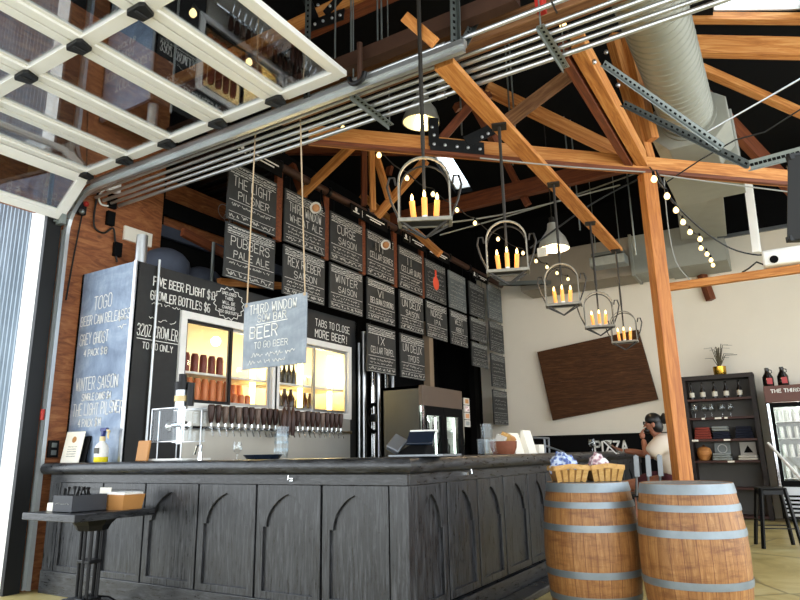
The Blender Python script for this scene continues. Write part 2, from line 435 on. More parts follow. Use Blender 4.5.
# left wall: plywood beside and above the garage opening
b = B().box(-6.3, -6.1, 3.30, 4.62, 0, 6).box(-6.3, -6.1, -4, 3.30, 3.58, 6)
struct(b.build('wall_left', 'plywood', smooth=False))
struct(B().box(-6.75, -6.6, 4.62, 12.6, 0, 6).box(-6.75, -6.3, 4.55, 4.62, 0, 6).build('wall_left_rear', 'black', smooth=False))
struct(B().box(-5.6, 6, 12.5, 12.65, 0, 4.86).build('wall_back', 'cream', smooth=False))
struct(B().box(-6.75, -5.6, 12.45, 12.65, 0, 6).box(-5.6, 6, 12.5, 12.65, 4.86, 6).build('wall_back_upper', 'black', smooth=False))
struct(B().box(-5.6, 6, 12.44, 12.5, 4.84, 4.90).build('trim_1', 'greymetal', smooth=False))
struct(B().box(3.2, 3.35, 10.8, 12.5, 0, 6).box(3.2, 3.35, -4, 10.8, 0, .2).box(3.2, 3.35, -4, 10.8, 5.0, 6).build('wall_right_unseen_light_opening', 'cream', smooth=False))  # unseen wall, set close and wide open to bring in side light
sk1 = [un(x, y, 'z', 6) for x, y in ((431, 156), (452, 157), (473, 191), (456, 194))]
sk2 = [un(x, y, 'z', 6) for x, y in ((713, 18), (803, 17), (812, -60), (715, -60))]
b = B().holed([(-6.75, -4), (3.35, -4), (3.35, 12.65), (-6.75, 12.65)], [[(p.x, p.y) for p in sk1], [(p.x, p.y) for p in sk2]], (0, 0, 6), X_, Y_, Z_, .12)
struct(b.build('ceiling', 'black', smooth=False))
for i, sk in enumerate((sk1, sk2)):
    c = sum(sk, V((0, 0, 0))) / 4; fr = B()
    for p, q in zip(sk, sk[1:] + sk[:1]): fr.bar(p + Z_ * .14, q + Z_ * .14, .05, .10)
    w_ = struct(fr.build('window_%d' % (i + 1), 'white', smooth=False))
    struct(B().prism([(p.x, p.y) for p in sk], (0, 0, 6.15), X_, Y_, Z_, .01).build('window_pane', 'glass', w_, smooth=False))
struct(B().box(-6.3, 3.35, -4.15, -4, 3.3, 6).build('wall_front_light_block', 'cream', smooth=False))  # unseen wall added to cut the light from behind the camera
# door jamb and corrugated cladding outside
struct(B().box(-6.34, -6.1, 3.25, 3.30, 0, 4.1).build('trim_2', 'white', smooth=False))
struct(B().box(-6.1, -6.05, 3.25, 3.395, 0, 3.62).build('trim_3', 'gusset', smooth=False))
b = B(); vs = []; x = -6.34; k = 0
while x > -11.5:
    vs += [(x, 3.31 + (.02 if k % 4 in (1, 2) else 0), 0), (x, 3.31 + (.02 if k % 4 in (1, 2) else 0), 5.5)]; x -= .02; k += 1
b.add(vs, [(2*i, 2*i+1, 2*i+3, 2*i+2) for i in range(len(vs)//2 - 1)])
b.box(-11.5, -6.34, 3.40, 3.5, 0, 5.5)
struct(b.build('wall_outside', 'corr', smooth=False))

# ================================================================ GARAGE DOOR overhead
YS = [3.33, 2.10, .87, -.36]
XB = [-2.46, -3.12, -3.76, -4.40, -4.99, -5.60]
ZD = 3.87
gd = thing('garage_door', 'white framed glass overhead garage door rolled up under the ceiling', 'garage door', (-4.0, 1.5, ZD))
def section(pa, pb):
    """one door section between two edges given as (x, z)"""
    a, c = V((pa[0], 0, pa[1])), V((pb[0], 0, pb[1])); d = (c - a).normalized(); n = V((-d.z, 0, d.x)); n = n if n.z > 0 else -n
    for e, s_ in ((a, 1), (c, -1)):
        q = e + d * s_ * .044
        B().bar(q + Y_ * (YS[-1] - .04), q + Y_ * (YS[0] + .04), .045, .075, up=d).build('rail', 'alu', gd, smooth=False, bevel=.004)
        q2 = e + d * s_ * .095 + n * .006
        B().bar(q2 + Y_ * (YS[-1] - .04), q2 + Y_ * (YS[0] + .04), .02, .03, up=d).build('glazing_bead', 'alu', gd, smooth=False)
    for y in YS:
        B().bar(a + d * .08 + Y_ * y, c - d * .08 + Y_ * y, .10, .043, up=n).build('stile', 'alu', gd, smooth=False, bevel=.004)
    for y0, y1 in zip(YS[:-1], YS[1:]):
        o = a + d * .10 + Y_ * (y1 + .045) + n * .004
        L = (c - a).length - .20
        B().prism([(0, 0), (L, 0), (L, y0 - y1 - .09), (0, y0 - y1 - .09)], o, d, Y_, n, .006).build('pane', 'pane', gd, smooth=False)
pts = [(x, ZD) for x in XB]
for p, q in zip(pts[:-1], pts[1:]): section(p, q)
section((-5.61, ZD - .005), (-6.03, 3.49))
for x in XB[1:]:
    for y in YS[:3]:
        o = [(-.075, -.03), (-.05, -.045), (.05, -.045), (.075, -.03), (.045, .04), (-.045, .04)]
        b = B().prism([(p * 1.15, q * 1.35) for p, q in o], (x, y, ZD - .05), X_, Y_, Z_, .028).cyl((x, y - .045, ZD - .05), (x, y + .045, ZD - .05), .012, seg=8)
        b.build('hinge', 'gusset', gd, bevel=.003)
b = B().cbox((-6.0, 3.36, 3.50), (.10, .05, .14)).cyl((-6.02, 3.30, 3.46), (-6.02, 3.44, 3.46), .012)
b.build('corner_bracket', 'galv', gd)
# track on the far side
tk = thing('door_track', 'long pale steel door track running under the pipes to the plywood wall', 'track', (-4, 3.45, 3.76))
path = [V((-1.55, 3.45, 3.77)), V((-5.6, 3.45, 3.77))]
for k in range(1, 9):
    a = PI / 2 * k / 8; path.append(V((-5.6 - .42 * math.sin(a), 3.45, 3.35 + .42 * math.cos(a))))
path.append(V((-6.02, 3.45, .02)))
b = B()
for p, q in zip(path[:-1], path[1:]):
    d = (q - p).normalized(); n = V((-d.z, 0, d.x))
    b.bar(p - d*.005, q + d*.005, .012, .06, up=n)
    b.bar(p + n*.028 - Y_*.015, q + n*.028 - Y_*.015, .035, .006, up=n); b.bar(p - n*.028 - Y_*.015, q - n*.028 - Y_*.015, .035, .006, up=n)
b.build('rail', 'conduit', tk, smooth=False)
B().bar((-6.05, 3.425, .02), (-6.05, 3.425, 3.4), .025, .03).build('vertical_flange', 'conduit', tk, smooth=False)
B().bar((-1.55, 3.47, 3.83), (-5.7, 3.47, 3.83), .05, .05).build('stiffener_angle', 'conduit', tk, smooth=False)
def slots(b, p0, p1, n, off, w, l, t=.004):
    p0, p1, off = V(p0), V(p1), V(off); d = (p1 - p0).normalized()
    for i in range(n):
        c = p0.lerp(p1, (i + .5) / n) + off; b.bar(c - d*l/2, c + d*l/2, w, t, up=off)
def perforated(name, label, p0, p1, w, mat='galv', group=None, up=(0, 0, 1), n=None, parent=None):
    p0, p1 = V(p0), V(p1); t = thing(name, label, 'bracket', p0, 0, group); up = V(up); d = (p1 - p0).normalized()
    s_ = d.cross(up).normalized(); u = s_.cross(d).normalized()
    b = B().bar(p0, p1, w, .006, up=u).bar(p0 + s_*w/2 + u*w*.35, p1 + s_*w/2 + u*w*.35, .006, w*.7, up=u)
    b.build('angle_section', mat, t, smooth=False)
    b = B(); n = n or int((p1 - p0).length / .05); slots(b, p0, p1, n, -u * .004, w * .3, .02); slots(b, p0, p1, n, u * .004, w * .3, .02)
    b.build('slot_row', 'black', t, smooth=False)
    return t
q = un(460, 51, 'y', 3.45)
perforated('hanger_strap', 'perforated steel strap dropping straight to the end of the door track', (q.x - .05, 3.47, 3.85), (q.x - .02, 3.47, 5.2), .055, 'darkgalv', up=(1, -.6, 0))
perforated('hanger_strap', 'diagonal steel strap leaning right from the door track end', (q.x, 3.49, 3.85), (q.x + .0, 4.1, 4.75), .05, 'darkgalv', up=(1, 0, 0))
q = un(303, 70, 'y', 3.45)
perforated('hanger_strap', 'perforated strap hanging behind the corner of the glass garage door', (q.x, 3.5, 3.86), (q.x, 3.5, 5.9), .05, 'darkgalv', up=(.3, -1, 0))
# red-black spring stop at the door corner
t = thing('door_bumper', 'red and black upright stop at the corner of the garage door', 'bracket', (-2.40, 3.44, 3.85))
B().cyl((-2.40, 3.44, 3.80), (-2.40, 3.44, 4.14), .022, seg=10).build('stop_rod', 'rust', t)
B().tube([(-2.40 + .07*math.cos(a), 3.40, 3.85 + .07*math.sin(a)) for a in [PI + i*PI/8 for i in range(9)]], .02).build('bracket_hook', 'blackmetal', t)

# ================================================================ CONDUITS under the ceiling
CN = ['lowest and farthest', 'second lowest', 'third lowest', 'fourth lowest', 'fifth lowest', 'uppermost and nearest']
for i, (y, z, r) in enumerate([(4.01, 3.86, .019), (3.915, 3.86, .016), (3.825, 3.86, .019), (3.73, 3.86, .016), (3.64, 3.86, .013), (3.53, 3.92, .017)]):
    b = B().cyl((-6.05, y, z), (3.15, y, z), r, seg=10)
    for x in (-2.05 + .05*i, .35 + .05*i): b.cyl((x, y, z), (x + .07, y, z), r * 1.35, seg=10)
    o = b.build('conduit', 'conduit'); tag(o, 'grey metal conduit pipe, %s of the bundle crossing the ceiling' % CN[i], 'pipe', 'conduit pipes across the ceiling')
for i, x in enumerate((-2.56, -1.06, 1.2)):
    t = perforated('strut_channel', ['short slotted strut carrying the conduits beside the garage door corner', 'slotted strut under the conduits with a red clamp above it', 'slotted strut under the conduits far right'][i], (x, 3.57, 3.83), (x, 4.13, 3.83), .05, 'galv', up=(0, 0, -1), n=11)
    b = B().cyl((x, 3.58, 3.82), (x, 3.58, 6.0), .006, seg=6).cyl((x, 4.10, 3.82), (x, 4.10, 6.0), .006, seg=6)
    b.build('threaded_rod', 'galv', t)
    if i == 1: B().box(x - .03, x + .03, 3.58, 3.66, 3.96, 4.14).build('clamp', 'red', t, bevel=.008)
beam('timber_beam', (-3.6, 3.86, 4.12), (1.5, 3.86, 4.12), .16, .14, 'fir_old')
tag(bpy.data.objects['timber_beam'], 'weathered brown timber running just above the conduits', 'beam')
o = B().bar((-4.7, 3.58, 4.12), (-1.2, 3.58, 4.12), .09, .12).build('cable_duct', 'rust'); tag(o, 'dark rusty channel running behind the garage door track', 'pipe')

# ================================================================ TIMBER STRUCTURE
PX, PY, ZC = -.95, 6.48, 3.966
D1 = V((.716, .698, 0)); N1 = V((.698, -.716, 0))
def tp(px, py, off=0): return unp(px, py, V((PX, PY, 0)) - N1 * off, N1)
# post, turned with the truss
post = thing('timber_post', 'square orange timber post standing behind the two barrels', 'post', (PX, PY, 0))
o = B().box(-.068, .068, -.068, .068, 0, ZC - .09).build('shaft', 'fir_post', post, smooth=False, bevel=.006, world=False)
o.rotation_euler = (0, 0, math.radians(36))
# local grain along Z for the post
mpz = wood('fir_post_upright', '8a4516', 'c07a35', 'd9924c', scale=(9, 9, .6), rough=.5); o.data.materials[0] = mpz; MAT['fir_up'] = mpz
B().cbox((PX, PY, ZC - .05), (.16, .012, .26), R3(0, 0, math.radians(44))).build('post_cap', 'fir_post', post, smooth=False)

tr = thing('roof_truss', 'long orange timber truss chord crossing the room onto the post', 'truss', (PX, PY, ZC))
p0 = V((PX, PY, ZC)) + D1 * -3.44; p1 = V((PX, PY, ZC)) + D1 * 5.7
beam('bottom_chord', p0, p1, .10, .16, 'fir', tr)
beam('bottom_lath', p0 + V((0, 0, -.09)) + N1*.05, p1 + V((0, 0, -.09)) + N1*.05, .05, .04, 'fir_red_or_shaded', tr)
for a, c, w, mt, off in [((441, 140), (482, 92), .08, 'fir_red_or_shaded', .0), ((474, 104), (500, 150), .07, 'fir_red_or_shaded', .0), ((500, 127), (592, 58), .13, 'fir_old', -.08), ((612, 36), (648, 160), .13, 'fir', .05), ((627, 33), (652, 140), .12, 'fir', -.06), ((486, 88), (634, 160), .13, 'fir', .35), ((455, 108), (490, 96), .07, 'fir_red_or_shaded', .3)]:
    beam('web_member', tp(*a, off), tp(*c, off), .09, w, mt, tr, up=N1.cross(D1) if False else (0, 0, 1))
g = B().bar(tp(430, 144, -.07), tp(484, 149, -.07), .012, .13).build('gusset_plate', 'gusset', tr, smooth=False)
g2 = B().bar(tp(466, 142, -.075), tp(505, 123, -.075), .012, .11).build('gusset_plate', 'gusset', tr, smooth=False)
g3 = B().bar(tp(433, 118, -.075), tp(434, 146, -.075), .10, .012, up=N1).build('gusset_plate', 'gusset', tr, smooth=False)
for gp, pp in ((g, [(434, 144), (445, 145), (457, 146.5), (468, 147.5), (480, 149)]), (g2, [(482, 137), (488, 133.5), (494, 129.5)]), (g3, [(432, 127), (434, 135)])):
    for x, y in pp:
        c = tp(x, y, -.085); B().sph(c, .017, 8, 5).build('bolt', 'steel', gp)
# long chord running from the post back over the conduits
yb = thing('truss_chord', 'steep orange timber running from the post top toward the conduits', 'beam', (PX, 6.4, ZC))
beam('timber', (PX - .02, 4.16, ZC + .05), (PX - .02, 6.42, ZC + .05), .10, .17, 'fir', yb)
beam('timber', (PX - .13, 4.16, ZC + .03), (PX - .13, 6.42, ZC + .03), .07, .15, 'fir_red_or_shaded', yb)  # dark strip painted as the steep beam's shaded underside
for x, y in ((606, 52), (594, 62), (618, 85)): B().sph(un(x, y, 'x', PX + .04), .02, 8, 5).build('bolt', 'steel', yb)

# truss farther back
YR = 8.6
rt = thing('roof_truss', 'dark red timber truss with slender orange struts behind the chandeliers', 'truss', (-3.5, YR, 5))
beam('bottom_chord', un(392, 221, 'y', YR), un(640, 160, 'y', YR), .12, .24, 'fir_red_or_shaded', rt)
for a, c, w, mt in [((500, 150), (528, 205), .1, 'fir_red_or_shaded'), ((395, 150), (388, 175), .1, 'fir_red_or_shaded'), ((408, 225), (440, 254), .12, 'fir'), ((362, 195), (404, 232), .12, 'fir'), ((282, 168), (296, 200), .1, 'fir_red_or_shaded')]:
    beam('strut', un(*a, 'y', YR + .06), un(*c, 'y', YR + .06), .08, w, mt, rt)
rt = thing('roof_truss', 'cluster of orange timber struts hanging behind the left end of the long chord', 'truss', (-4.2, 6.3, 4.6))
for a, c, w, mt, y in [((300, 196), (352, 146), .11, 'fir', 6.0), ((371, 138), (373, 211), .09, 'fir', 6.4), ((364, 138), (364, 205), .10, 'fir_red_or_shaded', 6.5), ((376, 156), (389, 198), .08, 'fir', 6.45), ((377, 216), (426, 160), .10, 'fir', 6.55), ((292, 165), (304, 198), .09, 'fir_red_or_shaded', 6.1)]:  # the dark red upright stands for the orange one's shaded left side
    beam('strut', un(*a, 'y', y), un(*c, 'y', y), .07, w, mt, rt)
beam('upper_chord', un(288, 150, 'y', 6.62), un(440, 150, 'y', 6.62), .08, .14, 'fir_red_or_shaded', rt)
# beams at the upper right
for a, c, D0, D1_, w, mt, lb in [((682, 46), (815, 49), 6.3, 6.3, .20, 'fir', 'thick orange roof beam level across the upper right corner'),
                         ((672, 18), (815, 19), 7.4, 7.4, .10, 'fir', 'slim orange timber curb along the bright skylight'),
                         ((690, 64), (815, 119), 7.6, 8.2, .10, 'fir', 'thin orange rafter slanting down right below the skylight'),
                         ((700, 92), (772, 168), 8.2, 9.0, .26, 'fir_red_or_shaded', 'thick reddish rafter slanting behind the round duct')]:
    a, c = far(*a, D0), far(*c, D1_); k = min((3.15 - a.x) / (c.x - a.x), (11.6 - a.y) / max(.01, c.y - a.y))
    o = beam('roof_beam', a, a + (c - a) * k, .1, w, mt); tag(o, lb, 'beam')
# upper left beam with gusset
Y5 = 4.6
t = thing('roof_beam', 'orange roof beam with black bolted plate above the garage door corner', 'beam', (-3.5, Y5, 5.5))
a, c = un(150, 86, 'y', Y5), un(440, -22, 'y', Y5); z5 = (a.z + c.z) / 2
beam('timber', (a.x, Y5, z5 + .03), (c.x, Y5, z5 + .03), .10, .17, 'fir', t); beam('timber', (a.x, Y5 + .02, z5 - .10), (c.x, Y5 + .02, z5 - .10), .12, .06, 'fir_red_or_shaded', t)  # lower dark strip stands for this beam's shaded bottom face
b = B(); 
gp = B().bar(un(311, 26, 'y', Y5 - .06), un(344, 14, 'y', Y5 - .06), .012, .13).bar(un(316, 22, 'y', Y5 - .06), un(305, -5, 'y', Y5 - .06), .10, .012, up=Y_).bar(un(325, 14, 'y', Y5 - .06), un(345, -8, 'y', Y5 - .06), .10, .012, up=Y_).build('gusset_plate', 'gusset', t, smooth=False)
for x, y in ((315, 24), (323, 21), (332, 18), (340, 15), (318, 5), (330, 6)): B().sph(un(x, y, 'y', Y5 - .075), .018, 8, 5).build('bolt', 'steel', gp)
for i, (a, c, mt) in enumerate([((205, 62), (262, -10), 'fir'), ((262, 40), (310, 20), 'fir_red_or_shaded')]):
    o = beam('roof_strut', un(*a, 'y', 5.2), un(*c, 'y', 5.2), .09, .16, mt); tag(o, ['slanting timber strut seen through the garage door glass', 'short dark strut just behind the garage door corner'][i], 'beam')
# beams low on the right and the plank with the chandeliers
a, c = un(668, 286, 'y', 6.6), un(815, 266, 'y', 6.6)
o = beam('timber_rail', (a.x, 6.6, 2.69), (3.16, 6.6, 2.69), .06, .075, 'fir'); tag(o, 'orange timber rail leaving the post to the right under the projector', 'beam')
o = beam('timber_plank', (-1.755, 3.54, 3.785), (-1.755, 8.62, 3.785), .15, .05, 'fir'); tag(o, 'flat orange plank carrying the chandelier rods above the bar', 'beam')
o = beam('timber_brace', un(699, 267, 'y', 12.40), un(711, 300, 'y', 12.40), .12, .13, 'fir_red_or_shaded'); tag(o, 'dark brown brace slanting on the pale back wall', 'beam')
# wooden hanging block over the first chandelier
t = thing('wooden_block', 'orange wooden block hanging at the top of the nearest chandelier rod', 'block', (-1.755, 3.2, 4.15))
beam('board', un(405, 17, 'y', 3.24), un(435, 43, 'y', 3.24), .03, .075, 'fir', t)
B().cyl((-1.755, 3.2, 4.18), (-1.755, 3.2, 4.9), .008, seg=6).build('hook_rod', 'galv', t)
# thin hanging rods
for i, (x, y0, y1) in enumerate([(335, 38, 62), (351, 33, 72), (378, 18, 64), (382, 18, 60), (462, 30, 135), (515, 68, 130), (513, 130, 165), (571, 165, 200), (580, 175, 230), (636, 180, 255)]):
    D = 6.0 if i < 4 else 9.2 if i > 6 else 6.4
    a, c = far(x, y0, D), far(x, y1, D)
    o = B().cyl((c.x, c.y, c.z), (c.x, c.y, 6.0), .009 if D < 7 else .012, seg=6).build('hanger_rod', 'galv')
    tag(o, ['thin steel rod left of three behind the garage door corner', 'thin steel rod beside the garage door corner', 'paired steel rod, left one, under the upper left beam', 'paired steel rod, right one, under the upper left beam', 'thin rod dropping in front of the dark roof near the gusset', 'steel rod between the slanting timbers', 'steel rod passing behind the long truss chord', 'thin rod hanging behind the plank, left of three', 'thin rod hanging behind the plank, middle of three', 'thin rod hanging just left of the post'][i], 'rod', 'ceiling hanger rods')

# ================================================================ DUCTS
dt = thing('spiral_duct', 'large round galvanised spiral duct with ridges beside the post top', 'duct', (-.55, 5.5, 4.55))
a, c = un(655, 18, 'z', 4.56), un(688, 118, 'z', 4.56); dx = c - a
ud = dx.normalized(); LD = (dx * 3.0).length; prof = []; rs = []; s_ = 0
while s_ < LD:
    for e_, k_ in ((0, 1.0), (.008, 1.035), (.018, 1.035), (.026, 1.0)): prof.append(a - dx * 2.0 + ud * (s_ + e_)); rs.append(.255 * k_)
    s_ += .095
B().tube(prof, rs, 28).build('round_pipe', 'duct', dt)
q = prof[-1]
B().lathe([(.285, -.03), (.285, .03)], q, 28, R3(-PI/2, 0, 0)).build('collar', 'duct', dt)
d2 = thing('duct_elbow', 'boxy grey sheet metal duct transition behind the post top', 'duct', q)
pr_ = [(-.38, -.16), (-.22, -.34), (.22, -.34), (.38, -.16), (.38, .10), (.25, .20), (-.25, .20), (-.38, .10)]
B().prism(pr_, q + V((0, 0, 0)), X_, Z_, Y_, .75).build('transition_box', 'duct', d2, smooth=False, bevel=.01)
e1 = [un(x, y, 'y', 8.6) for x, y in ((670, 150), (716, 150), (722, 182), (675, 190))]
e2 = [un(x, y, 'y', 11.4) for x, y in ((673, 180), (717, 176), (727, 236), (681, 240))]
b = B().add(e1 + e2, [(0, 1, 2, 3), (7, 6, 5, 4), (0, 4, 5, 1), (1, 5, 6, 2), (2, 6, 7, 3), (3, 7, 4, 0)])
b.build('sloping_run', 'duct', d2, smooth=False, bevel=.01)
b = B().box(q.x - .4, q.x + .4, q.y + .7, 8.7, q.z - .3, q.z + .3); b.build('straight_run', 'duct', d2, smooth=False, bevel=.01)
d3 = thing('wall_duct', 'long rectangular duct running along the top of the pale back wall', 'duct', (-2.5, 12.1, 4.9))
a, c, e = un(538, 284, 'y', 11.7), un(627, 264, 'y', 11.7), un(727, 236, 'y', 11.7)
z0, z1 = 4.22, 4.95
B().box(-4.3, -2.14, 11.7, 12.4, z0, z1).build('duct_section', 'duct_dark', d3, smooth=False, bevel=.01)
B().box(-2.13, -.75, 11.7, 12.4, z0, z1).build('duct_section', 'duct', d3, smooth=False, bevel=.01)
B().box(-2.16, -2.11, 11.67, 12.42, z0 - .03, z1 + .03).build('flange', 'duct', d3, smooth=False)
B().box(-1.55, -.6, 11.6, 12.45, z0 - .02, z1 - .35).build('end_box', 'duct', d3, smooth=False, bevel=.01)
# angle irons hung at the right
perforated('angle_iron', 'upper dark slotted angle iron slanting across the round duct', far(604, 63, 4.6), far(723, 147, 4.0), .042, 'galv', up=(-.3, -.9, -.5), n=26)
perforated('angle_iron', 'lower dark slotted angle iron slanting to the right below the round duct', far(624, 103, 4.9), far(750, 165, 4.0), .042, 'darkgalv', up=(-.3, -.9, -.5), n=22)
perforated('angle_iron', 'pale slotted angle iron rising from the low bracket tip to the right edge', far(750, 165, 4.0), far(815, 148, 3.7), .06, 'galv', up=(-.3, -.9, -.5), n=14)
o = B().cyl(far(700, 136, 5.6), far(830, 62, 5.0), .008, seg=6).build('brace_rod', 'steel'); tag(o, 'thin steel rod rising to the right past the duct box', 'rod')
o = B().tube([far(x, y, D) for x, y, D in ((655, 190, 6.5), (700, 160, 6.2), (735, 140, 6), (765, 132, 5.8), (815, 100, 5.5))], .007, 6).build('cable', 'cable'); tag(o, 'black cable rising right in front of the dark rafters', 'cable')
# white hanging strut, dark door frame at the right edge
a, c = un(748, 185, 'y', 9.0), un(756, 252, 'y', 9.0)
t = thing('white_strut', 'white slotted metal strut hanging above the projector', 'bracket', (a.x, 9, a.z))
B().bar(a + Z_*.3, c, .02, .08, up=X_).bar(a + Z_*.3 + V((.05, .04, 0)), c + V((.05, .04, 0)), .06, .02, up=X_).build('channel', 'white', t, smooth=False)
t = thing('door_frame', 'tall dark grey metal frame hanging at the right edge of the view', 'frame', far(792, 200, 3.4))
D = 3.4
B().bar(far(795, 156, D), far(794, 240, D), .05, .065, up=X_).build('upright', 'gusset', t, smooth=False, bevel=.003)
B().bar(far(788, 158, D), far(830, 152, D), .04, .03).build('top_bar', 'gusset', t, smooth=False)
B().bar(far(788, 239, D), far(830, 238, D), .04, .03).build('bottom_bar', 'gusset', t, smooth=False)
for y in (185, 212): B().bar(far(799, y, D + .03), far(830, y - 2, D + .03), .02, .02).build('cross_bar', 'blackmetal', t, smooth=False)
B().prism([(0, 0), (.20, 0), (.20, .42), (0, .42)], far(799, 237, D + .05), X_, Z_, Y_, .006).build('pane', 'pane', t, smooth=False)

# projector
a = un(782, 262, 'y', 6.62)
t = thing('projector', 'white projector lying on the orange timber rail at right', 'projector', (a.x, 6.62, 2.73))
B().cbox((a.x + .03, 6.62, 2.81), (.36, .26, .15)).build('body', 'white', t, bevel=.02)
B().cyl((a.x - .06, 6.48, 2.785), (a.x - .06, 6.52, 2.785), .035, seg=14).build('lens', 'black', t)
o = B().tube([(a.x - .12, 6.6, 2.76), (a.x - .2, 6.55, 2.80), (a.x - .27, 6.55, 2.75), (a.x - .33, 6.6, 2.735)], .008, 6).build('power_cable', 'cable', t)

# ================================================================ CABLES AND STRING LIGHTS
def cable(name, label, pts, r=.006, mat='cable', sub=4):
    out = []
    for i in range(len(pts) - 1):
        p0, p1, p2, p3 = pts[max(i-1, 0)], pts[i], pts[i+1], pts[min(i+2, len(pts)-1)]
        for k in range(sub):
            t = k / sub
            out.append(.5 * ((2*p1) + (p2-p0)*t + (2*p0-5*p1+4*p2-p3)*t*t + (3*p1-p0-3*p2+p3)*t**3))
    out.append(pts[-1]); o = B().tube(out, r, 6).build(name, mat); return tag(o, label, 'cable')
cable('cable', 'black cable sagging from the post top down to the projector', [far(x, y, D) for x, y, D in ((656, 170, 5.9), (672, 200, 6), (700, 228, 6.1), (730, 248, 6.2), (758, 255, 6.2), (775, 252, 6.1))], .008)
cable('cable', 'thin grey cable hanging down the right side of the post', [far(x, y, D) for x, y, D in ((664, 178, 6), (668, 225, 6), (676, 262, 6), (690, 280, 6))], .005, 'greycable')
cable('cable', 'grey wire stretched below the long truss chord left of the post', [far(x, y, D) for x, y, D in ((480, 158, 5.4), (560, 166, 5.6), (645, 172, 5.8))], .007, 'greycable')
cable('cable', 'grey wire stretched to the right from the post under the chord', [far(x, y, D) for x, y, D in ((660, 175, 5.9), (720, 183, 6), (790, 192, 6))], .007, 'greycable')
cable('cable', 'pale wire crossing the dark ceiling behind the second chandelier', [far(x, y, D) for x, y, D in ((400, 228, 9), (500, 215, 9), (620, 185, 9))], .012, 'greycable')
cable('cable', 'grey tube crossing low under the far ceiling behind the plank', [far(x, y, D) for x, y, D in ((440, 235, 10), (545, 205, 10), (640, 172, 10))], .012, 'greycable')
cable('cable', 'black wire slanting down left from the post to the pendant lamp', [far(x, y, D) for x, y, D in ((640, 178, 8), (590, 205, 8), (530, 248, 8))], .012, 'cable')

def string_light(label, pts, r, lead=None):
    t = thing('string_light', label, 'string light', pts[0])
    path = ([lead] if lead else []) + [p + Z_ * .075 for p in pts]; out = []
    for p, q in zip(path[:-1], path[1:]):
        for k in range(4):
            u = k / 4; out.append(p.lerp(q, u) - Z_ * .05 * math.sin(PI * u))
    out.append(path[-1]); B().tube(out, .007, 6).build('cord', 'cable', t)
    for p in pts:
        b_ = B().lathe([(.001, -r*1.25), (r*.6, -r*1.05), (r*.97, -r*.45), (r, 0), (r*.85, r*.5), (r*.5, r*.95), (r*.45, r*1.2)], p, 12).build('bulb', 'bulb', t)
        B().cyl(p + Z_*r*1.1, p + Z_*(r*1.1 + .04), r*.5, r*.42, 10).build('socket', 'black', b_)
    return t
string_light('long string of warm round bulbs crossing above the bar menu boards', [un(x, y, 'z', 4.22) for x, y in ((193, 13), (249, 62), (300, 99), (343, 129), (379, 155), (407, 178), (433, 194), (457, 210), (475, 223), (498, 239), (523, 253), (536, 261), (547, 267), (557, 273), (568, 279))], .027)
s2 = [un(563, 25, 'x', -1.16), un(585, 70, 'x', -1.17), un(608, 106, 'x', -1.17), un(632, 132, 'x', -1.17), un(645, 158, 'x', -1.16), far(654, 179, 5.7)] + [far(x, y, 5.9 + .42 * i) for i, (x, y) in enumerate(((667, 196), (676, 210), (683, 222), (690, 232), (700, 239), (701, 248), (707, 254), (711, 260), (713, 265)))]
string_light('string of warm bulbs along the steep timber and down past the post', s2, .027, far(548, -8, 3.6))

# pendant lamps
def pendant(name, label, bell, top, c, sc_, rot, mat, st):
    t = thing(name, label, 'pendant lamp', c)
    pr = [(.02, .30), (.05, .29), (.06, .22), (.085, .18), (.13, .12), (.155, .05), (.165, 0), (.155, 0), (.145, .05), (.12, .11), (.07, .17)]
    B().lathe([(r*sc_, z*sc_) for r, z in pr], c, 28, rot).build('shade', mat, t)
    b_ = B().sph(c + rot @ V((0, 0, .03*sc_)), .05*sc_, 12, 8, (1, 1, 1.5), rot).build('bulb', st, t)
    B().cyl(c + rot @ V((0, 0, .28*sc_)), c + rot @ V((0, 0, .36*sc_)), .03*sc_, .03*sc_, 12).build('socket', 'iron', t)
    B().cyl(c + rot @ V((0, 0, .36*sc_)), top, .008, seg=6).build('hanging_rod', 'iron', t)
    return t
pc = un(421, 123, 'y', 6.6); pendant('pendant_lamp', 'grey metal bell pendant lamp hanging above the long truss chord', 0, V((pc.x, 6.6, 5.9)), pc, 1.5, R3(0, .08, 0), 'lamp_glass', 'bulb_hot')
pc = un(554, 249, 'y', 8.4); t = pendant('pendant_lamp', 'pale glassy bell pendant lamp hanging before the rectangular wall duct', 0, V((pc.x, 8.4, 5.9)), pc, 1.3, R3(), 'lamp_glass', 'bulb')
B().cbox(un(542, 252, 'y', 8.2), (.13, .01, .13)).build('hanging_tag', 'paper', t, smooth=False)
# speaker tray and grille
a = un(609, 262, 'y', 10.6)
t = thing('ceiling_heater', 'flat grey box unit hanging under the end of the plank', 'heater', a)
B().cbox(a, (.58, .3, .16)).build('casing', 'galv', t, bevel=.01)
B().cbox(a + V((.0, -.02, .13)), (.52, .22, .06)).build('reflector', 'darkgalv', t, bevel=.01)
for s_ in (-.2, .2): B().cyl(a + V((s_, 0, .1)), a + V((s_, 0, 1.6)), .008, seg=6).build('hanger', 'galv', t)
a = un(525, 283, 'y', 11.2)
t = thing('ceiling_vent', 'dark flat grille tilted in the corner above the pale wall', 'vent', a)
B().cbox(a, (.85, .5, .07), R3(.2, .12, 0)).build('frame', 'darkgalv', t)
B().cbox(a + V((0, -.03, -.04)), (.75, .42, .02), R3(.2, .12, 0)).build('grille', 'black', t)
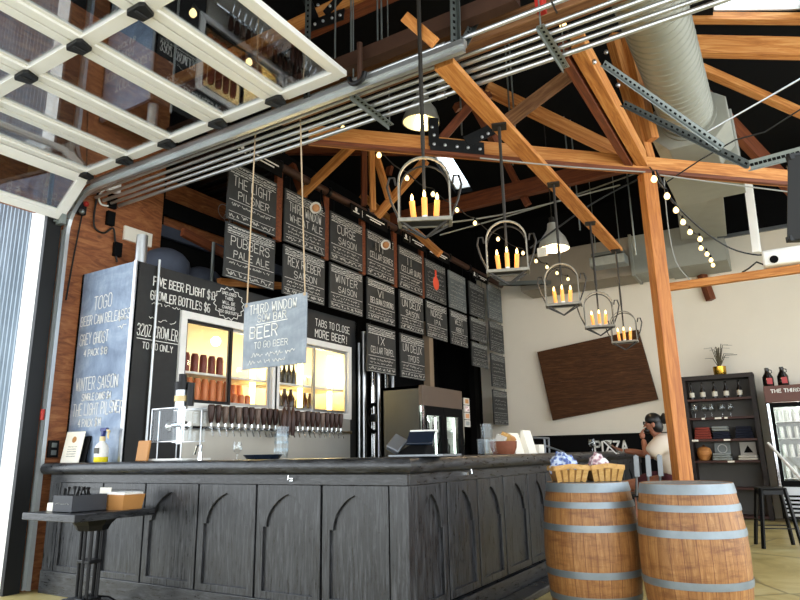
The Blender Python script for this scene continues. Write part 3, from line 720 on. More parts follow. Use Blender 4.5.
# clip lamps at the boards
for i, (x, y, xx, yy) in enumerate([(316, 208, 324, 212), (386, 245, 392, 249), (497, 228, 497, 240)][:2]):
    p, q = un(x, y, 'x', -4.80), un(xx, yy, 'x', -4.92)
    t = thing('clip_lamp', ['white clip-on spotlight at the top right of the wheat ale board', 'white clip-on spotlight over the top corner of the board marked III'][i], 'lamp', p)
    d = (p - q).normalized(); rot = d.to_track_quat('Z', 'Y').to_matrix()
    B().lathe([(.035, -.10), (.045, -.05), (.07, .0), (.075, .02), (.065, .02), (.04, -.03)], p, 16, rot).build('shade', 'white', t)
    B().sph(p + d * .005, .05, 12, 8, (1, 1, .4), rot).build('reflector', 'cork', t)
    B().cyl(q - Z_ * .0, V((-4.97, q.y, 4.58)), .012, seg=6).build('arm', 'black', t)

# ================================================================ MENU BOARDS
XBD = -5.0
pp = thing('sign_pipe', 'rusty steel pipe carrying the two rows of chalk menu boards', 'pipe', (XBD, 8.5, 4.62))
B().cyl((XBD, 4.3, 4.62), (XBD, 12.45, 4.62), .055, seg=12).build('pipe', 'rust', pp)
for y in (4.45, 5.4, 6.38, 7.3, 8.15, 9.1, 9.95, 10.8, 11.65): B().cyl((XBD, y - .03, 4.62), (XBD, y + .03, 4.62), .075, seg=12).build('clamp', 'blackmetal', pp)
B().cyl((XBD - .12, 4.3, 4.69), (XBD - .12, 12.4, 4.69), .02, seg=8).build('side_conduit', 'darkgalv', pp)
ROWS = [(3.68, 4.37), (3.02, 3.64), (2.27, 2.95)]
COLS = [(4.60, 5.38), (5.53, 6.33), (6.44, 7.20), (7.31, 8.06), (8.20, 8.95), (9.05, 9.80), (9.93, 10.62), (10.78, 11.50), (11.66, 12.38)]
TEXT = {(0, 0): ['THE LIGHT', 'PILSNER'], (0, 1): ['PUBBERS', 'PALE ALE'], (1, 0): ['THIRD WINDOW', 'WHEAT ALE'], (1, 1): ['REX RIEBER', 'SAISON'], (2, 0): ['CURSE', 'SAISON'], (2, 1): ['WINTER', 'SAISON'],
        (3, 0): ['III', 'CELLAR SERIES'], (3, 1): ['VI', 'BELGIAN STRONG'], (3, 2): ['IX', 'CELLAR TRIPEL'], (4, 0): ['II', 'CELLAR QUAD'], (4, 1): ['UN DEUX', 'SAISON'], (4, 2): ['UN DEUX', 'TROIS'],
        (5, 0): ['RED', 'ALE'], (5, 1): ['NORSE', 'IPA'], (6, 1): ['WEST', 'ABBEY']}
LBL = {(5, 0): 'chalk menu board with an orange drawing in its middle, top row', (6, 0): 'grey dusty menu board full of rubbed chalk, top row', (7, 0): 'small-lettered menu board, top of the eighth column, under a header', (7, 1): 'small-lettered menu board, middle of the eighth column', (7, 2): 'small-lettered menu board, lowest of the eighth column', (8, 0): 'dusty pale menu board at the top of the last column by the wall', (8, 1): 'dark menu board, second from top in the last column by the wall', (8, 2): 'dark menu board, third from top in the last column by the wall', (8, 3): 'lowest menu board of all, hanging against the pale back wall'}
def menu_board(y0, y1, z0, z1, lines, label, mat='slate', deco=True, face=XBD + .012, kind='board'):
    t = thing('menu_board', label, 'menu board', (XBD, (y0 + y1) / 2, z0), 0, 'chalk menu boards over the bar')
    B().box(face - .024, face, y0, y1, z0, z1).build('panel', mat, t, smooth=False, bevel=.003)
    L, Hh = y1 - y0, z1 - z0; O = lambda u, v: V((face + .003, y0 + u * L, z0 + v * Hh)); n = X_
    b = B(); w = .008
    band(b, O(.03, .89), Y_, Z_, n, L * .94, Hh * .06, w * .7); band(b, O(.03, .81), Y_, Z_, n, L * .94, Hh * .05, w * .7)
    rib(b, [O(.03, .34), O(.97, .34)], w * .8, n)
    if lines:
        k = len(lines[0]) * .105 + .06
        wd = min(.8, k)
        chalk(b, lines[0], O(.5 - wd / 2, .60), Y_, Z_, n, Hh * .17, wd * L, .0095)
        wd = min(.84, len(lines[1]) * .085 + .06)
        chalk(b, lines[1], O(.5 - wd / 2 + .03, .39 if len(lines[1]) < 9 else .41), Y_, Z_, n, Hh * .13, wd * L, .0085)
    else:
        for v in (.66, .55, .44): squig(b, O(.12, v), Y_, Z_, n, L * .76, Hh * .06, w * .8)
    squig(b, O(.08, .25), Y_, Z_, n, L * .8, Hh * .05, w * .7, 1.3)
    if not lines or y0 > 5.4: squig(b, O(.08, .18), Y_, Z_, n, L * .8, Hh * .04, w * .6, 1.3)
    rib(b, [O(.03, .14), O(.97, .14)], w * .6, n); rib(b, [O(.03, .02), O(.97, .02)], w * .6, n)
    squig(b, O(.04, .045), Y_, Z_, n, L * .92, Hh * .075, w * .9, 2.0)
    b.build('chalk_lettering', 'chalk_soft' if lines else 'chalk_dim', t, smooth=False, recalc=False)
    b = B()
    for u in (.12, .88): b.bar(O(u, 1.0) - X_ * .015, O(u, 1.0) - X_ * .015 + Z_ * (.04 if z1 < 4.2 else max(.03, 4.56 - z1)), .006, .006)
    b.build('hanging_chain', 'blackmetal', t, smooth=False)
    return t
for ci, (y0, y1) in enumerate(COLS):
    nr = [2, 2, 2, 3, 3, 2, 2, 3, 4][ci]
    for r in range(nr):
        if ci == 8: z0, z1 = [(3.78, 4.50), (3.12, 3.72), (2.40, 3.06), (1.66, 2.34)][r]
        elif ci == 7: z0, z1 = [(3.66, 4.32), (2.82 + .36, 3.62), (2.78, 3.14)][r]; z0, z1 = [(3.70, 4.36), (3.22, 3.66), (2.72, 3.18)][r]
        else: z0, z1 = ROWS[r]
        tx = TEXT.get((ci, r)); 
        lb = LBL.get((ci, r)) or 'black chalk menu board reading %s' % ' '.join(tx)
        bd = menu_board(y0, y1, z0, z1, tx if (ci, r) != (5, 0) else None, lb, 'slate_dust' if (ci, r) in ((6, 0), (8, 0)) else 'slate')
        if (ci, r) == (5, 0):
            B().sph((XBD + .018, 9.42, 4.0), .11, 14, 8, (.06, 1, 1.1)).build('orange_drawing', 'orange_chalk', bd)
            B().cbox((XBD + .018, 9.42, 4.16), (.008, .05, .16)).build('orange_drawing', 'orange_chalk', bd)
for i, (ci, z0, z1) in enumerate([(0, 4.42, 4.62), (2, 4.42, 4.585), (4, 4.42, 4.585), (5, 4.42, 4.585), (7, 4.42, 4.56)]):
    y0, y1 = COLS[ci]
    if ci == 2: y0, y1 = 6.80, 7.75
    t = thing('header_sign', ['black header plaque with white emblem above the THE LIGHT board', 'black header plaque hanging between the CURSE SAISON and III boards', 'black header plaque above the board marked II', 'black header plaque above the board with the orange drawing', 'black header plaque at the top of the eighth board column'][i], 'sign', (XBD, (y0+y1)/2, z0), 0, 'header plaques on the sign pipe')
    B().box(XBD + .08, XBD + .095, y0, y1, z0, z1).build('panel', 'black', t, smooth=False)
    b = B(); O = lambda u, v: V((XBD + .098, y0 + u * (y1 - y0), z0 + v * (z1 - z0)))
    b.add([O(.13, .62) + V((0, .03*math.cos(a), .035*math.sin(a))) for a in [k*PI/5 for k in range(10)]], [tuple(range(10))])
    b.add([O(.05, .30), O(.21, .30), O(.21, .40), O(.05, .40)], [(0, 1, 2, 3)]); rib(b, [O(.29, .2), O(.29, .8)], .008, X_)
    rib(b, [O(.40, .62), O(.90, .62)], .018, X_); rib(b, [O(.5, .40), O(.8, .40)], .018, X_)
    b.build('printed_lines', 'white', t, smooth=False, recalc=False)
for i, y in enumerate((5.455, 6.385, 7.255, 8.13, 9.0)):
    o = B().box(XBD - .06, XBD - .01, y - .05, y + .05, 3.66, 4.566).build('upright_lath', 'fir_red_or_shaded'); tag(o, 'red-brown wooden lath between menu board columns %s and %s' % (ORD[i], ORD[i+1]), 'lath', 'laths behind the menu boards')

# ================================================================ WALK-IN COOLER with taps
XC, YC0, YC1, ZT = -5.212, 3.70, 7.36, 3.0
ck = thing('walk_in_cooler', 'black walk-in beer cooler covered in chalk lettering with lit sliding windows', 'cooler', (-5.6, 5.5, 0))
W1, W2 = (4.28, 5.64, 1.66, 2.53), (5.72, 7.16, 1.68, 2.60)
W1 = (4.30, 5.63, 1.66, 2.55); W2 = (5.71, 7.14, 1.66, 2.55)
def rect(y0, y1, z0, z1): return [(y0, z0), (y1, z0), (y1, z1), (y0, z1)]
B().holed(rect(YC0, YC1, 0, ZT), [rect(*W1), rect(*W2)], (XC - .05, 0, 0), Y_, Z_, X_, .05).build('front_panel', 'slate_dark', ck, smooth=False)
B().box(-6.09, XC, YC0, YC0 + .03, 0, ZT).build('chalk_end_panel', 'slate_smear_skytint', ck, smooth=False)['label'] = 'smeared chalk end panel with sky blue put into its colour'
B().box(-6.09, XC - .001, YC0 + .03, YC1, ZT - .03, ZT).build('roof_panel', 'black', ck, smooth=False)
B().box(-6.09, XC, YC1 - .03, YC1, 0, ZT).box(-6.09, -6.06, YC0, YC1, 0, ZT).build('rear_panel', 'black', ck, smooth=False)
B().box(-6.05, XC - .05, YC0 + .05, YC1 - .05, 1.45, 1.70).build('inner_floor', 'cream', ck, smooth=False)
B().box(-6.05, -6.0, YC0 + .05, YC1 - .05, 1.62, 2.8).box(-6.0, XC - .06, YC1 - .05, YC1 - .035, 1.62, 2.9).build('inner_lining', 'cream', ck, smooth=False)
B().box(XC - .03, XC + .006, YC0 - .012, YC0 + .004, 0, ZT + .005).build('edge_trim', 'steel', ck, smooth=False)
FX = XC + .012
for k, (y0, y1, z0, z1) in enumerate((W1, W2)):
    f = .055
    fr = B().holed(rect(y0 - f, y1 + f, z0 - f, z1 + f), [rect(y0 + .02, y1 - .02, z0 + .02, z1 - .02)], (XC - .02, 0, 0), Y_, Z_, X_, .05).build('window_frame', 'alu', ck, smooth=False)
    ym = (y0 + y1) / 2
    for j, (a, c) in enumerate(((y0 + .02, ym + .02), (ym - .02, y1 - .02))):
        xo = XC - .02 - .02 * j if k == 0 else XC - .04 + .02 * j
        sash = B().holed(rect(a, c, z0 + .02, z1 - .02), [rect(a + .035, c - .035, z0 + .055, z1 - .055)], (xo, 0, 0), Y_, Z_, X_, .018).build('sliding_sash', 'blackmetal' if (k, j) in ((0, 0),) else 'steel', ck, smooth=False)
        B().prism(rect(a + .035, c - .035, z0 + .055, z1 - .055), (xo + .006, 0, 0), Y_, Z_, X_, .004).build('pane', 'cooler_glass', sash, smooth=False)
    B().box(-5.75, XC - .07, y0, y1, 1.985, 2.01).build('shelf', 'white', ck, smooth=False)
tubes = [(5.50, 1.74, 2.45), (6.36, 1.74, 2.45), (6.98, 1.74, 2.48)]
for y, z0, z1 in tubes:
    B().cyl((-5.40, y, z0), (-5.40, y, z1), .036, seg=10).build('light_tube', 'tube', ck)
B().sph((-5.5, 5.0, 2.42), .055, 14, 10).build('round_lamp', 'bulb_hot', ck)
B().box(-5.9, -5.7, 4.1, 7.2, 2.72, 2.78).build('lamp_rail', 'white', ck, smooth=False)
# chalk text on the front
b = B(); n = X_; O = lambda y, z: V((XC + .004, y, z))
chalk(b, 'FIVE BEER FLIGHT $10', O(3.90, 2.80), Y_, Z_, n, .085, .80, .012)
chalk(b, 'GROWLER BOTTLES $6', O(3.90, 2.585 + .03), Y_, Z_, n, .13, 1.32 + .2, .013) if False else chalk(b, 'GROWLER BOTTLES $6', O(3.88, 2.655), Y_, Z_, n, .085, .76, .011)
squig(b, O(3.90, 2.60), Y_, Z_, n, .35, .03, .006)
squig(b, O(3.88, 2.44), Y_, Z_, n, .32, .04, .006)
chalk(b, '32OZ CROWLER', O(3.76, 2.28), Y_, Z_, n, .11, .48, .009); rib(b, [O(3.76, 2.25), O(4.24, 2.25)], .007, n)
chalk(b, 'TO GO ONLY', O(3.83, 2.16), Y_, Z_, n, .06, .36, .007)
# starburst
cy, cz = 4.90, 2.80; st = []
for k in range(33):
    a = 2*PI*k/32; r = 1.0 if k % 2 else .86; st.append(O(cy + .23*r*math.cos(a), cz + .185*r*math.sin(a)))
rib(b, st, .008, n)
for i, s_ in enumerate(('UNCLOSED', 'TABS', 'WILL BE', 'CHARGED', '20% GRATUITY')): chalk(b, s_, O(cy - (.011 * len(s_) + .02), cz + .095 - .053*i), Y_, Z_, n, .032, .022 * len(s_) + .04, .006)
chalk(b, 'TABS TO CLOSE', O(6.42, 2.80), Y_, Z_, n, .09, .78, .009); chalk(b, 'MORE BEER!', O(6.42, 2.65), Y_, Z_, n, .10, .70, .011)
b.build('chalk_lettering', 'chalk', ck, smooth=False, recalc=False)
b = B(); n = -Y_; O = lambda x, z: V((x, YC0 - .004, z))
for s_, px, py, pw, h in (('TOGO', 94, 310, 19, .13), ('BEER CAN RELEASES', 81, 327, 50, .095), ('GREY GHOST', 80, 346, 29, .11), ('4 PACK $18', 84, 357, 24, .065), ('WINTER SAISON', 76, 391, 43, .12), ('SINGLE CANS $4', 82, 401, 30, .065), ('THE LIGHT PILSNER', 73, 416, 51, .11), ('4 PACK $14', 78, 427, 24, .07)):
    a = un(px, py, 'y', YC0); c = un(px + pw, py - pw * .23, 'y', YC0)
    chalk(b, s_, O(a.x, a.z), X_, Z_, n, h, c.x - a.x, .009)
squig(b, O(-5.42, 2.42), X_, Z_, n, .13, .05, .008); squig(b, O(-5.42, 2.34), X_, Z_, n, .13, .05, .008)
b.build('chalk_lettering', 'chalk', ck, smooth=False, recalc=False)
# stainless tap wall
tw = thing('tap_wall', 'stainless steel tap panel below the cooler windows', 'panel', (XC, 5.7, 1.2))
B().box(XC + .001, XC + .03, 4.34, 7.16, 1.0, 1.60).build('sheet', 'steel_dull', tw, smooth=False)
B().cyl((XC + .09, 4.4, 1.43), (XC + .09, 7.1, 1.43), .018, seg=10).build('beer_line_rail', 'chrome', tw)
B().box(XC + .02, XC + .20, 4.34, 7.16, 1.03, 1.06).build('drip_tray', 'steel', tw, smooth=False)
def make_tap(mat, h):
    t = thing('beer_tap', 'x', 'beer tap', (0, 0, 0), 0, 'beer taps in the row under the cooler windows')
    B().lathe([(.014, .0), (.024, .02), (.032, h*.5), (.037, h*.93), (.028, h)], (0, 0, .045), 10).build('handle', mat, t, world=False)
    b = B().cyl((-.08, 0, 0), (.02, 0, 0), .014, seg=10).cyl((.005, 0, -.01), (.005, 0, .05), .011, seg=10).cyl((.01, 0, 0), (.045, 0, -.085), .011, .009, 10).sph((.0, 0, 0), .020, 10, 6)
    b.build('faucet', 'chrome', t, world=False)
    return t
pt = [make_tap('tap', .19), make_tap('tap_light', .18)]; used = [0, 0]; NT_ = 24
for i in range(NT_):
    k = 1 if i in (2, 4, 7, 11, 15, 19) else 0
    lab = '%s beer tap from the left end, %s wooden handle on chrome faucet' % (ORD[i], 'pale' if k else 'dark')
    loc = (XC + .115, 4.62 + i * .096, 1.43)
    if not used[k]: used[k] = 1; pt[k].location = loc; pt[k]['label'] = lab
    else: dup(pt[k], loc, 0, lab)
# things inside the cooler
def can(name, mat, h, r, cat, neck=False):
    prof = [(r*.9, 0), (r, .01), (r, h*.86), (r*.8, h*.95), (r*.78, h)] if not neck else [(r*.9, 0), (r, .02), (r, h*.55), (r*.45, h*.75), (r*.35, h*.95), (r*.4, h)]
    return B().lathe(prof, (0, 0, 0), 12).build(name, mat, None, world=False)
bottom, top = 1.702, 2.012
protos = {}
def stock(kind, y, z, x, label, group):
    spec = {'orange': ('tall_can', 'can_orange', .25, .042, 0), 'short': ('beer_can', 'can_orange', .12, .034, 0), 'white': ('beer_can', 'can_white', .16, .036, 0), 'red': ('tall_can', 'can_red', .22, .042, 0), 'bottle': ('beer_bottle', 'bottle', .27, .038, 1), 'growler': ('growler_bottle', 'amber', .25, .055, 1)}[kind]
    if kind in protos: o = protos[kind].copy(); COL.objects.link(o)
    else: o = protos[kind] = can(spec[0], spec[1], spec[2], spec[3], 0, spec[4])
    o.location = (x, y, z); return tag(o, label, 'can' if 'can' in spec[0] else 'bottle', group)
c_ = 0
for i in range(6): stock('orange', 4.52 + i*.105, bottom, -5.34, '%s tall orange can from the left on the lower left cooler shelf' % ORD[i], 'cans in the cooler')
for i in range(5): stock('red', 4.55 + i*.12, top, -5.45, '%s dark red tall can from the left on the upper left cooler shelf' % ORD[i], 'cans in the cooler')
for i in range(5): stock('orange', 5.03 + i*.095, bottom, -5.52, '%s orange can from the left behind the second cooler pane' % ORD[i], 'cans in the cooler')
for i in range(4): stock('short', 5.08 + i*.1, bottom, -5.35, '%s short orange can from the left in front behind the second pane' % ORD[i], 'cans in the cooler')
for i in range(6): stock('bottle', 5.80 + i*.09, top, -5.42, '%s dark bottle from the left on the upper right cooler shelf' % ORD[i], 'bottles in the cooler')
for i in range(4): stock('growler', 5.80 + i*.12, bottom, -5.38, '%s brown growler from the left on the lower right cooler shelf' % ORD[i], 'bottles in the cooler')
for i in range(3): stock('growler', 6.52 + i*.11, bottom, -5.55, '%s brown growler from the left behind the last cooler pane' % ORD[i], 'bottles in the cooler')
for i in range(3): stock('white', 6.46 + i*.1, top, -5.5, '%s white can from the left on the shelf behind the last pane' % ORD[i], 'cans in the cooler')

# ---- storage on the cooler and dark loft behind
t = thing('storage_rack', 'black slatted rack of boards above the cooler in the dark corner', 'rack', (-6.2, 5.5, 3.2))
for i, (z, h, mt) in enumerate(((4.02, .20, 'black'), (3.74, .14, 'sack'), (3.48, .22, 'black'))):
    B().box(-6.24, -6.18, 4.66, 7.4, z, z + h).build('board', mt, t, smooth=False)
for y in (4.68, 7.3): B().box(-6.26, -6.2, y - .04, y + .04, ZT, 4.9).build('upright', 'black', t, smooth=False)
for i in range(5): B().bar((-6.5, 4.75 + .22*i, 4.62), (-5.1, 4.75 + .22*i, 4.62), .09, .05).build('shaded_conduit', 'blackmetal', t, smooth=False)  # black bars standing in for conduits in shadow
o = B().box(-6.38, -6.30, 4.75, 6.6, 3.9, 4.55).build('plywood_panel', 'plywood'); tag(o, 'orange plywood panel with a chalk drawing behind the first menu board', 'panel')
b = B(); n = X_
for dy, dz, r in ((0, 0, .10), (.13, 0, .10), (.065, -.08, .06)): rib(b, [V((-6.296, 5.75 + dy + r*math.cos(a), 4.42 + dz + r*math.sin(a))) for a in [k*PI/8 for k in range(17)]], .01, n)
rib(b, [V((-6.296, 5.82, 4.3)), V((-6.296, 5.82, 4.12))], .01, n)
b.build('chalk_drawing', 'chalk_dim', o, smooth=False, recalc=False)
b = B().sph((-5.75, 4.45, 3.215), .26, 14, 8, (.9, 1.1, .8)); o = b.build('sack', 'sack'); tag(o, 'dark grey sack lying on top of the cooler at left', 'sack')
b = B().sph((-5.85, 5.05, 3.185), .24, 14, 8, (.9, 1.2, .75)); o = b.build('sack', 'sack'); tag(o, 'dark grey sack farther back on top of the cooler', 'sack')
t = thing('timber_prop', 'crossed reddish timber props on top of the cooler', 'timber', (-5.6, 5.6, 3.0))
beam('prop', (-5.6, 5.1, 3.06), (-5.6, 5.9, 3.62), .06, .09, 'fir_red_or_shaded', t); beam('prop', (-5.5, 5.0, 3.12), (-5.5, 6.4, 3.36), .06, .09, 'fir', t); beam('prop', (-5.7, 4.6, 3.66), (-5.7, 6.0, 3.46), .06, .1, 'fir_red_or_shaded', t)
o = B().cyl((-5.6, 4.98, 3.0), (-5.6, 4.98, 3.62), .02, seg=8).build('steel_stand', 'galv'); tag(o, 'thin steel stand upright on top of the cooler', 'rod')
o = B().cyl((-5.30, 3.80, 3.0), (-5.30, 3.80, 3.30), .055, seg=16).build('vent_pipe', 'steel'); tag(o, 'short shiny steel vent pipe on the cooler corner', 'pipe')
o = B().cyl((-5.18, 3.93, 1.12), (-5.18, 3.93, 3.06), .013, seg=8).build('riser_pipe', 'conduit'); tag(o, 'slim metal riser pipe up the cooler front near its left edge', 'pipe')

# ================================================================ BAR COUNTER
ZB = 1.112
bar = thing('bar_counter', 'charcoal wooden L-shaped bar counter with gothic arch panels', 'bar counter', (-2.1, 3.5, 0))
YF, XF = 3.50, -2.10
B().box(-5.93, XF - .02, YF + .03, YF + .16, .02, .94).box(XF - .16, XF - .03, YF + .16, 10.5, .02, .94).build('carcass', 'black', bar, smooth=False)
B().box(-5.93, XF, YF - .002, YF + .03, .94, 1.010).box(XF - .03, XF + .002, YF + .03, 10.5, .94, 1.010).build('frieze', 'barrail', bar, smooth=False, bevel=.003)
B().box(-5.93, XF, YF - .012, YF + .03, .0, .19).box(XF - .03, XF + .012, YF + .03, 10.5, .0, .17).build('plinth', 'barrail', bar, smooth=False, bevel=.004)
def arch_outline(a, c, z0, zs, zt, sh):
    """lancet outline with a small shoulder at the springing line"""
    mid = (a + c) / 2; l, r = a + sh, c - sh; hw = (r - l) / 2; o = [(a, z0), (c, z0), (c, zs), (r, zs)]
    ri = zt - zs; cu = []
    for k in range(1, 12):
        t = k / 12; cu.append((hw * (1 - t ** 2) ** .80, ri * t))
    o += [(mid + x, zs + z) for x, z in cu] + [(mid, zt)] + [(mid - x, zs + z) for x, z in cu[::-1]]
    o += [(l, zs), (a, zs)]
    return o
def panel(a, c, axis, arched=True, z0=.19, z1=.938):
    mrg = .07 if arched else .055
    out = [(a + .009, z0), (c - .009, z0), (c - .009, z1), (a + .009, z1)]
    ins = arch_outline(a + mrg, c - mrg, z0 + .05, .655, .875, .028) if arched else [(a + mrg, z0 + .05), (c - mrg, z0 + .05), (c - mrg, z1 - .05), (a + mrg, z1 - .05)]
    if axis == 'x': args = ((0, YF + .03, 0), X_, Z_, -Y_, .03); bk = B().box(a + .01, c - .01, YF + .020, YF + .029, z0, z1)
    else: args = ((XF - .03, 0, 0), Y_, Z_, X_, .03); bk = B().box(XF - .029, XF - .020, a + .01, c - .01, z0, z1)
    p = B().holed(out, [ins], *args).build('arched_panel' if arched else 'plain_panel', 'barwood', bar, smooth=False, bevel=.003)
    bk.build('recess', 'barwood', p, smooth=False)
    return p
xs = [un(v, 540, 'y', YF).x for v in (55, 98.75, 142, 196, 255, 321, 390)]
for i in range(6): panel(xs[i], xs[i+1], 'x', i >= 2)
B().box(xs[6] + .002, XF, YF - .004, YF + .03, .19, .94).box(XF - .03, XF + .004, YF, YF + .085, .19, .94).build('corner_stile', 'barwood', bar, smooth=False, bevel=.004)
B().box(-5.93, xs[0], YF, YF + .03, .19, .94).build('end_stile', 'barwood', bar, smooth=False)
ys = [3.585, 4.03, 4.52, 5.02, 5.57, 6.06, 6.62, 7.16, 7.7, 8.24, 8.8, 9.34, 9.9, 10.45]
for a, c in zip(ys[:-1], ys[1:]): panel(a, c, 'y')
B().box(XF + .02, XF + .17, 3.9, 10.5, 0, .055).build('foot_rail', 'barrail', bar, smooth=False, bevel=.008)
for x in (-2.94, -4.2):
    pass
for p, n_ in (((-3.02, YF - .006, .975), -Y_), ((XF + .006, 4.33, .985), X_)):
    p = V(p); s_ = n_.cross(Z_)
    B().cyl(p, p + n_ * .035, .006, seg=6).tube([p + n_*.035, p + n_*.045 + Z_*.0, p + n_*.04 + Z_*.03], .006, 6).cbox(p, (.03, .03, .02)).build('bag_hook', 'chrome', bar)
bt = thing('worktop', 'thick dark rounded worktop running along both arms of the bar', 'worktop', (-2.1, 3.5, 1.02))
def bull(path_out, inner, o, ua, ub, un_, L): pass
pr_ = []
for k in range(9):
    a = -PI/2 + PI*k/8; pr_.append((-.05*math.cos(a) - .02, .05*math.sin(a)))
pr_ = [(.62, -.048)] + pr_ + [(.62, .05)]
# front run with a mitred corner: sweep the bullnose profile along the L
YR_, XR_ = YF - .01, XF + .01
b = B(); L = []
for u, v in pr_:
    u1 = .19 if u > .5 else u
    L.append(((-5.985, YR_ + u1, 1.062 + v), (XR_ - u, YR_ + u1, 1.062 + v), (XR_ - u, 10.55, 1.062 + v)))
n_ = len(L); vs = [q for tri in L for q in tri]; fs = []
for i in range(n_):
    j = (i + 1) % n_
    fs += [(3*i, 3*i+1, 3*j+1, 3*j), (3*i+1, 3*i+2, 3*j+2, 3*j+1)]
fs += [tuple(3*i for i in range(n_)), tuple(3*i+2 for i in range(n_))[::-1]]
b.add(vs, fs); b.build('slab', 'barrail', bt); B().box(-5.17, XR_ - .62, YR_ + .192, YR_ + .62, 1.014, 1.112).build('inner_slab', 'barrail', bt, smooth=False)
def on_bar(px, y=None, x=None):
    p = un(px, 457, 'y', y) if y is not None else un(px, 457, 'x', x)
    return V((p.x, p.y, ZB + .001))

# ---------------------------------------------------------------- things on the bar
p = on_bar(70, 3.60)
t = thing('menu_card', 'cream printed menu card leaning upright at the left end of the bar', 'card', p)
rt_ = R3(-.16, 0, .1)
B().cbox(p + V((0, .02, .14)), (.25, .006, .29), rt_).build('card', 'paper', t, smooth=False)
b = B(); o = p + V((0, .02, .14)); ux, uz, nn = rt_ @ X_, rt_ @ Z_, rt_ @ -Y_
b.add([o + nn*.005 + uz*.07 + ux*.03*math.cos(a) + uz*.03*math.sin(a) for a in [k*PI/6 for k in range(12)]], [tuple(range(12))])
b.build('round_emblem', 'kraft', t, smooth=False, recalc=False)
b = B()
for k in range(5): squig(b, o + nn*.005 - ux*.06 - uz*(.0 + .022*k), ux, uz, nn, .12, .006, .003)
b.build('printed_lines', 'sack', t, smooth=False, recalc=False)
B().cbox(p + V((.10, .06, .12)), (.14, .012, .24), R3(-.16, 0, .1)).build('card_holder', 'black', t, smooth=False)
p = on_bar(101, 3.60)
t = thing('spray_bottle', 'white spray bottle with navy trigger and yellow liquid on the bar', 'spray bottle', p)
B().lathe([(.055, 0), (.06, .01), (.06, .045)], p, 18).build('liquid', 'yellow', t)
bd_ = B().lathe([(.06, .045), (.06, .12), (.05, .15), (.025, .175), (.02, .19)], p, 18).build('bottle', 'white', t)
B().cbox(p + V((.01, -.058, .10)), (.06, .008, .05)).build('printed_label', 'olive', bd_, smooth=False)
B().cyl(p + V((0, 0, .185)), p + V((0, 0, .225)), .026, seg=14).build('collar', 'tanplastic', t)
B().bar(p + V((0, 0, .22)), p + V((.01, 0, .285)), .03, .035).bar(p + V((-.03, 0, .285)), p + V((.06, 0, .285)), .032, .032).build('spray_head', 'navy', t, bevel=.006)
B().tube([p + V((.055, 0, .28)), p + V((.085, 0, .27)), p + V((.075, 0, .23)), p + V((.085, 0, .205))], [.012, .012, .009, .006], 8).build('trigger', 'tanplastic', t)
p = on_bar(143, 3.60)
o = B().cbox(p + V((0, 0, .088)), (.14, .02, .17), R3(-.12, 0, .05)).build('wooden_block', 'kraft', None, smooth=False, bevel=.004); tag(o, 'small square tan card stand on the bar left of the bottle filler', 'card stand')
# bottle filler
p = on_bar(178, 3.78)
t = thing('bottle_filler', 'clear walled growler filling machine with black head on the bar', 'filler', p)
B().box(p.x - .24, p.x + .24, p.y - .15, p.y + .15, p.z, p.z + .02).build('base_plate', 'white', t, bevel=.005)
for dx in (-.15, .15):
    for dy in (-.10, .10): B().cyl(p + V((dx, dy, .02)), p + V((dx, dy, .42)), .006, seg=8).build('post', 'steel', t)
for dy in (-.11, .11): B().cbox(p + V((-.02, dy, .30)), (.42, .006, .28)).build('guard_panel', 'acrylic', t, smooth=False)
b = B()
for z in (.16, .44):
    b.bar(p + V((-.23, -.115, z)), p + V((.19, -.115, z)), .008, .008).bar(p + V((-.23, .115, z)), p + V((.19, .115, z)), .008, .008)
for dx in (-.23, .19): b.bar(p + V((dx, -.115, .16)), p + V((dx, -.115, .44)), .008, .008)
b.build('guard_edge', 'steel', t, smooth=False)
B().cyl(p + V((0, 0, .44)), p + V((0, 0, .60)), .055, seg=16).build('cylinder', 'steel', t); B().cyl(p + V((0, 0, .50)), p + V((0, 0, .55)), .062, seg=16).build('band', 'tanplastic', t)
B().cyl(p + V((0, 0, .60)), p + V((0, 0, .67)), .066, seg=16).cyl(p + V((.09, .02, .46)), p + V((.09, .02, .66)), .032, seg=12).build('black_head', 'blackmetal', t)
B().cyl(p + V((0, 0, .67)), p + V((0, 0, .74)), .035, seg=12).build('top_cap', 'blackmetal', t)
B().cyl(p + V((-.14, -.02, .30)), p + V((.14, -.02, .30)), .022, seg=10).cyl(p + V((0, 0, .14)), p + V((0, 0, .44)), .03, seg=12).sph(p + V((-.1, -.03, .29)), .04).sph(p + V((.1, -.03, .29)), .04).build('valve_cross', 'chrome', t)
B().tube([p + V((.12, -.05, .30)), p + V((.2, -.06, .26)), p + V((.2, -.06, .17))], .014, 8).build('hose', 'acrylic', t)
# small chrome tap beside it
p = on_bar(200, 3.74)
t = thing('rinser', 'small chrome glass rinser standing on the bar beside the filler', 'rinser', p)
B().cyl(p, p + Z_*.07, .022, .014, 12).tube([p + V((0, 0, .06)), p + V((.01, 0, .12)), p + V((-.04, 0, .12)), p + V((-.07, 0, .05))], .011, 8).build('spout', 'chrome', t)
